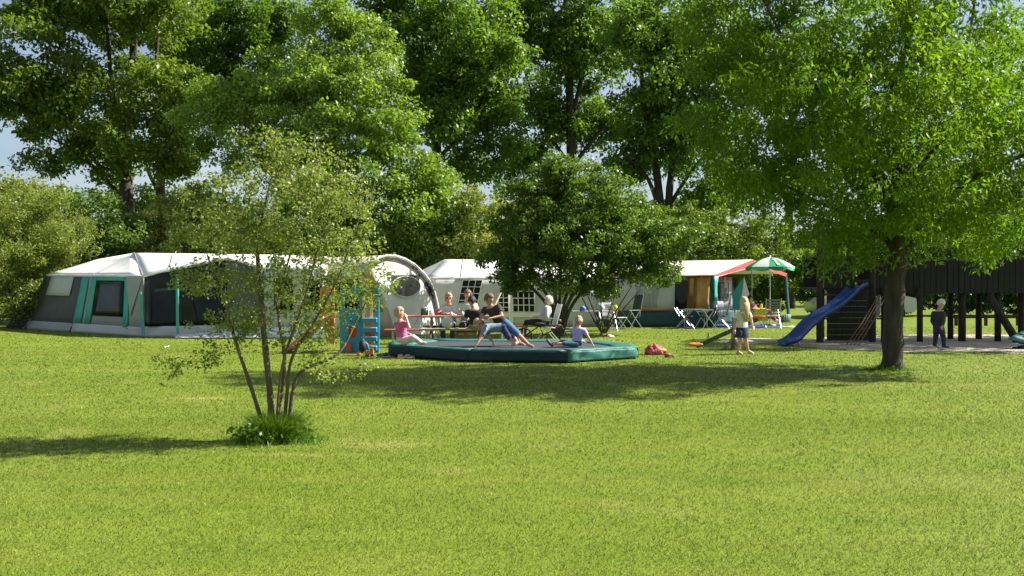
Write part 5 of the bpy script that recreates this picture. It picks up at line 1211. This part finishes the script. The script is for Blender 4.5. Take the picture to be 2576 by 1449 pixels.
    for L in 'LR':
        sh, el, wr = J['sh' + L], J['el' + L], J['wr' + L]
        if sleeve == 'short': b.tube([ch.lerp(sh, .55), sh, sh.lerp(el, .62)], [.06 * s, .070 * s, .066 * s], 12)
        elif sleeve == 'long': b.tube([ch.lerp(sh, .55), sh, el, el.lerp(wr, .93)], [.06 * s, .070 * s, .058 * s, .043 * s], 12)
        else: b.tube([ch.lerp(sh, .5), ch.lerp(sh, .95)], [.06 * s, .058 * s], 12)
    place_fused('shirt', b, top, t, .0145, 2)
    b = MB(); torso(b, 1.10, -.3, .16, .012)
    for L in 'LR':
        hp, kn, an = J['hip' + L], J['kn' + L], J['an' + L]
        a = [pv.lerp(hp, .6), hp]
        if leg == 'short': b.tube(a + [hp.lerp(kn, .62)], [.095 * s, .100 * s, .094 * s], 12)
        elif leg == 'knee': b.tube(a + [hp.lerp(kn, .5), kn, kn.lerp(an, .18)], [.095 * s, .098 * s, .088 * s, .075 * s, .070 * s], 12)
        elif leg == 'long': b.tube(a + [hp.lerp(kn, .5), kn, kn.lerp(an, .5), kn.lerp(an, .95)], [.095 * s, .098 * s, .086 * s, .070 * s, .062 * s, .055 * s], 12)
    if leg != 'bare': place_fused('shorts' if leg in ('short', 'knee') else 'trousers', b, bottom, t, .0145, 2)
    if shoes:
        for L in 'LR':
            an, to = J['an' + L], J['to' + L]; fl = (to - an).normalized(); x = MB()
            x.tube([an - fl * .05 * s - Vector((0, 0, .02 * s)), an - fl * .03 * s - Vector((0, 0, .016 * s)), an.lerp(to, .5) - Vector((0, 0, .008)), to + fl * .015, to + fl * .03], [.02 * s, .043 * s, .046 * s, .032 * s, .012 * s], 10); x.build('shoe', shoes, t, True)
    if extra: extra(t, f, sd, u, h, hs)
    return t
def shades(t, f, sd, u, h, hs):
    x = MB()
    for g in (-1, 1): x.ell(h + f * .094 * hs + sd * g * .034 * hs + u * .006, (.028 * hs, .008, .021 * hs), Matrix((sd, f, u)).transposed(), 10, 7)
    x.tube([h - sd * .076 * hs + u * .01, h + f * .09 * hs - sd * .05 * hs + u * .01, h + f * .09 * hs + sd * .05 * hs + u * .01, h + sd * .076 * hs + u * .01], .004, 5); x.build('sunglasses', EYEM, t, True)
V3 = lambda *a: Vector(a)
def J_(d0, **k):
    """joints written as picture place and distance"""
    o = {}
    for n_, q in k.items(): o[n_] = W(q[0], q[1], q[2] if len(q) > 2 else d0)
    return o
HB, HBR, HW, HBK, HG = hairm('blond', (.50, .38, .20)), hairm('brown', (.13, .075, .04)), hairm('pale', (.62, .57, .46)), hairm('black', (.02, .017, .015)), hairm('sandy', (.34, .25, .15))

# girl walking away beside the seesaw
J = J_(19.8, head=(1872, 761), chest=(1868, 790), pelvis=(1866, 828), shL=(1853, 791, 19.75), shR=(1884, 790, 19.85), elL=(1849, 809, 19.7), wrL=(1848, 828, 19.6), elR=(1890, 806, 19.85), wrR=(1893, 819, 19.8),
       hipL=(1859, 834, 19.75), hipR=(1873, 834, 19.85), knL=(1862, 858, 19.75), knR=(1876, 857, 19.9), anL=(1857, 886, 19.85), anR=(1882, 882, 20.0), toL=(1865, 890, 19.7), toR=(1893, 889, 19.9))
def skirt_(t, f, sd, u, h, hs):
    p = W(1866, 822, 19.8); x = MB(); vv = []; n = 20
    for z, r0 in ((.04, .105), (-.06, .135), (-.16, .155), (-.24, .17)):
        for i in range(n):
            a = 2 * math.pi * i / n; q = 1 + (.05 * math.sin(a * 5) if z < 0 else 0); vv.append(p + V3(math.cos(a) * r0 * q, math.sin(a) * r0 * .8 * q, z))
    x.add(vv, [(j * n + i, j * n + (i + 1) % n, (j + 1) * n + (i + 1) % n, (j + 1) * n + i) for j in range(3) for i in range(n)]); x.build('skirt', cl('navy', (.025, .03, .075)), t, True)
person('girl with long blonde hair, white T-shirt and navy skirt standing by the seesaw', GX(1868, 19.8), J, .73, SKIN, HB, 2, cl('white', (.66, .66, .64)), cl('navy', (.025, .03, .075)), (-.1, 1, -.1), leg='short', extra=skirt_, shoes=mat('sandal_pale', (.55, .42, .28), .6))
# boy in a dark jacket under the bridge
J = J_(21.7, head=(2367, 765), chest=(2361, 787), pelvis=(2361, 823), shL=(2349, 786, 21.85), shR=(2373, 787, 21.55), elL=(2345, 808, 21.9), wrL=(2352, 822, 21.8), elR=(2374, 806, 21.5), wrR=(2371, 820, 21.4),
       hipL=(2356, 828, 21.8), hipR=(2368, 828, 21.65), knL=(2354, 850, 21.9), knR=(2373, 849, 21.7), anL=(2351, 871, 21.95), anR=(2375, 871, 21.7), toL=(2361, 875, 21.75), toR=(2386, 875, 21.55))
person('blond boy in dark jacket and navy trousers standing under the play bridge', GX(2362, 21.75), J, .72, SKIN, HW, 0, cl('jacket', (.03, .038, .045)), cl('navy_purple', (.04, .035, .085)), (.75, .35, -.45), sleeve='long', shoes=mat('shoe_dark', (.06, .06, .07), .6))
# boy on hands and feet on the trampoline
z0 = .245
def onmat(x, d, dz=.03): return Vector(((x - CX) / F * d, d, z0 + dz))
J = J_(19.1, head=(1205, 815), chest=(1222, 824), pelvis=(1268, 824), shL=(1222, 826, 19.3), shR=(1220, 829, 18.9), elL=(1231, 850, 19.35), elR=(1208, 851, 18.85), hipL=(1272, 830, 19.2), hipR=(1271, 832, 19.0), knL=(1291, 847, 19.3), knR=(1281, 849, 18.9))
J.update(wrL=onmat(1240, 19.3, .07), wrR=onmat(1201, 18.8, .07), hdL=V3(-.5, 0, -.6), hdR=V3(-.5, 0, -.6), anL=onmat(1302, 19.3, .06), anR=onmat(1294, 18.9, .06), toL=onmat(1290, 19.2, .02), toR=onmat(1282, 18.8, .02))
person('boy in grey-blue shirt on hands and feet on the trampoline', GX(1245, 19.1), J, .76, SKIN, HG, 0, cl('greyblue', (.17, .22, .28)), cl('navy2', (.03, .035, .09)), (-.8, -.35, -.75), up=(-.3, 0, 1), leg='knee')
# teenager riding on his back
J = J_(19.2, head=(1230, 753), chest=(1238, 776), pelvis=(1262, 812), shL=(1254, 772, 19.0), shR=(1221, 777, 19.35), elL=(1263, 795, 18.85), wrL=(1240, 799, 18.75), elR=(1212, 798, 19.25), wrR=(1228, 802, 19.0),
       hipL=(1272, 814, 19.1), hipR=(1268, 812, 19.35), knL=(1300, 838, 18.95), knR=(1297, 835, 19.35), anL=(1329, 866, 18.75), anR=(1306, 862, 19.5), toL=(1342, 872, 18.6), toR=(1321, 868, 19.4))
person('teenager in dark brown T-shirt and blue jeans leaning on the crouching boy', GX(1262, 19.2), J, .86, SKIN2, HBR, 0, cl('darkbrown', (.04, .03, .027)), cl('denim', (.05, .13, .26)), (.75, -.55, -.25), leg='knee', curly=.05)
# child in pink
J = J_(18.9, head=(1004, 787), chest=(1008, 813), pelvis=(1012, 853), shL=(997, 814, 19.1), shR=(1018, 814, 18.75), elL=(1010, 833, 19.2), wrL=(1026, 838, 19.2), elR=(1030, 824, 18.65), wrR=(1022, 800, 18.7), hdR=(-.3, 0, 1),
       hipL=(1014, 857, 19.0), hipR=(1014, 858, 18.8), knL=(1043, 853, 19.1), knR=(1040, 848, 18.75), anL=(1062, 863, 19.1), anR=(1060, 862, 18.75), toL=(1073, 862, 19.1), toR=(1071, 861, 18.75))
person('child in pink shirt and pale leggings sitting on the left end of the trampoline', GX(1010, 18.9), J, .78, SKIN, HG, 1, cl('pink', (.52, .10, .24), .2), cl('pale_leggings', (.60, .46, .46), .25), (1, -.05, -.1), leg='long')
# child in lilac
J = J_(18.9, head=(1456, 809), chest=(1453, 828), pelvis=(1452, 862), shL=(1437, 829, 19.0), shR=(1469, 829, 18.85), elL=(1452, 850, 19.3), elR=(1481, 850, 18.8), hipL=(1447, 866, 19.0), hipR=(1450, 866, 18.8), knL=(1415, 860, 19.05), knR=(1420, 864, 18.75))
J.update(wrL=onmat(1470, 19.4, .06), wrR=onmat(1490, 18.8, .06), hdR=V3(.5, 0, -.5), hdL=V3(.5, 0, -.5), anL=onmat(1384, 19.1, .05), anR=onmat(1388, 18.75, .05), toL=onmat(1377, 19.1, .12), toR=onmat(1380, 18.7, .11))
person('small child in lilac T-shirt sitting on the trampoline, legs stretched left', GX(1452, 18.9), J, .60, SKIN, HG, 0, cl('lilac', (.40, .36, .58)), cl('teal_shorts', (.03, .10, .15)), (.25, .9, -.1), leg='knee', curly=.07, shoes=NV)
# black-shirted person at the table, back to us
dB = 21.75; hx = GX(1195, dB)
J = J_(dB, head=(1187, 758), chest=(1194, 783, dB - .05), pelvis=(1200, 818, dB), shL=(1176, 785, dB + .02), shR=(1212, 782, dB - .05), elL=(1172, 804, dB + .1), wrL=(1180, 800, dB + .35), elR=(1215, 803, dB - .05), wrR=(1200, 812, dB - .18),
       hipL=(1194, 822, dB + .02), hipR=(1206, 822, dB + .02))
for L_, o in (('L', -.12), ('R', .12)): J['kn' + L_] = hx + V3(o, .42, .5); J['an' + L_] = hx + V3(o, .38, .09); J['to' + L_] = hx + V3(o, .56, .03)
person('dark-haired person in black shirt at the picnic table with back to the camera', GX(1198, dB), J, .92, SKIN2, HBK, 0, cl('black', (.014, .014, .015)), cl('tan', (.24, .18, .12)), (-.3, .9, -.25))
# two at the far side of the table
def seated(label, px, d, hy, skin, hair, hl, top, fd, s=.95, curly=0.0, extra=None, lean=0.0):
    g = GX(px, d); hz = W(px, hy, d).z
    J = dict(head=V3(g.x, d - .05, hz), chest=V3(g.x + lean, d, hz - .26 * s), pelvis=V3(g.x + lean, d + .08, .56), shL=V3(g.x + lean + .18 * s, d, hz - .27 * s), shR=V3(g.x + lean - .18 * s, d, hz - .27 * s),
             elL=V3(g.x + lean + .27 * s, d - .12, hz - .52 * s), elR=V3(g.x + lean - .27 * s, d - .12, hz - .52 * s), wrL=V3(g.x + .10, d - .34, .80), wrR=V3(g.x - .10, d - .36, .80), hdL=V3(-1, -.4, 0), hdR=V3(1, -.4, 0))
    for L_, o in (('L', .1), ('R', -.1)): J['hip' + L_] = V3(g.x + o + lean, d + .05, .53); J['kn' + L_] = V3(g.x + o * 1.3, d - .38, .50); J['an' + L_] = V3(g.x + o * 1.2, d - .36, .09); J['to' + L_] = V3(g.x + o * 1.2, d - .54, .03)
    person(label, g, J, s, skin, hair, hl, top, cl('slate', (.08, .09, .12)), fd, curly=curly, extra=extra)
seated('woman with curly hair and sunglasses in pale shirt at the picnic table', 1129, 23.3, 749, SKIN, HG, 1, cl('pale_mint', (.50, .55, .50)), (.15, -1, -.1), curly=.08, extra=shades)
seated('brown-haired man in pale green shirt at the far side of the picnic table', 1177, 23.3, 742, SKIN, HBR, 0, cl('pale_green', (.40, .50, .40)), (-.35, -1, -.15), s=1.0)
# older woman in the white chair
dW = 23.5; g = GX(1372, dW)
J = dict(head=W(1380, 757, dW), chest=W(1376, 774, dW), pelvis=g + V3(-.02, 0, .55), shL=W(1374, 774, dW - .17), shR=W(1376, 773, dW + .17), elL=W(1377, 797, dW - .24), elR=W(1372, 797, dW + .24), wrL=W(1352, 797, dW - .15), wrR=W(1352, 796, dW + .12),
         hipL=g + V3(-.04, -.1, .53), hipR=g + V3(-.04, .1, .53), knL=g + V3(-.50, -.12, .55), knR=g + V3(-.50, .12, .56), anL=g + V3(-.62, -.12, .12), anR=g + V3(-.66, .12, .12), toL=g + V3(-.8, -.12, .05), toR=g + V3(-.84, .12, .05))
person('older woman with pale hair in grey top and black trousers on the white chair', g, J, .92, SKIN, HW, 1, cl('lightgrey', (.42, .42, .43)), cl('black', (0, 0, 0)), (-1, .15, -.1), sleeve='long', leg='long', shoes=NV)
# reclining person under the canopy
dR = 32.6; g = GX(1900, dR)
J = dict(head=W(1886, 752, dR), chest=W(1892, 768, dR), pelvis=g + V3(.10, 0, .50), shL=W(1892, 768, dR - .16), shR=W(1894, 767, dR + .16), elL=W(1899, 780, dR - .22), elR=W(1898, 780, dR + .22), wrL=W(1910, 778, dR - .2), wrR=W(1910, 778, dR + .15),
         hipL=g + V3(.14, -.1, .48), hipR=g + V3(.14, .1, .48), knL=g + V3(.5, -.1, .58), knR=g + V3(.5, .1, .58), anL=g + V3(.72, -.1, .22), anR=g + V3(.72, .1, .22), toL=g + V3(.88, -.1, .2), toR=g + V3(.88, .1, .2))
person('dark-haired person in pink top and red trousers seated under the canopy', g, J, .8, SKIN, HBK, 0, cl('rose', (.55, .15, .22), .25), cl('crimson', (.40, .04, .08)), (1, -.2, -.1), leg='long')
camp_chair('folding_chair', 'dark folding chair under the person in the pink top', GX(1897, 32.65), R(90), CHD, STEEL, back=.45)
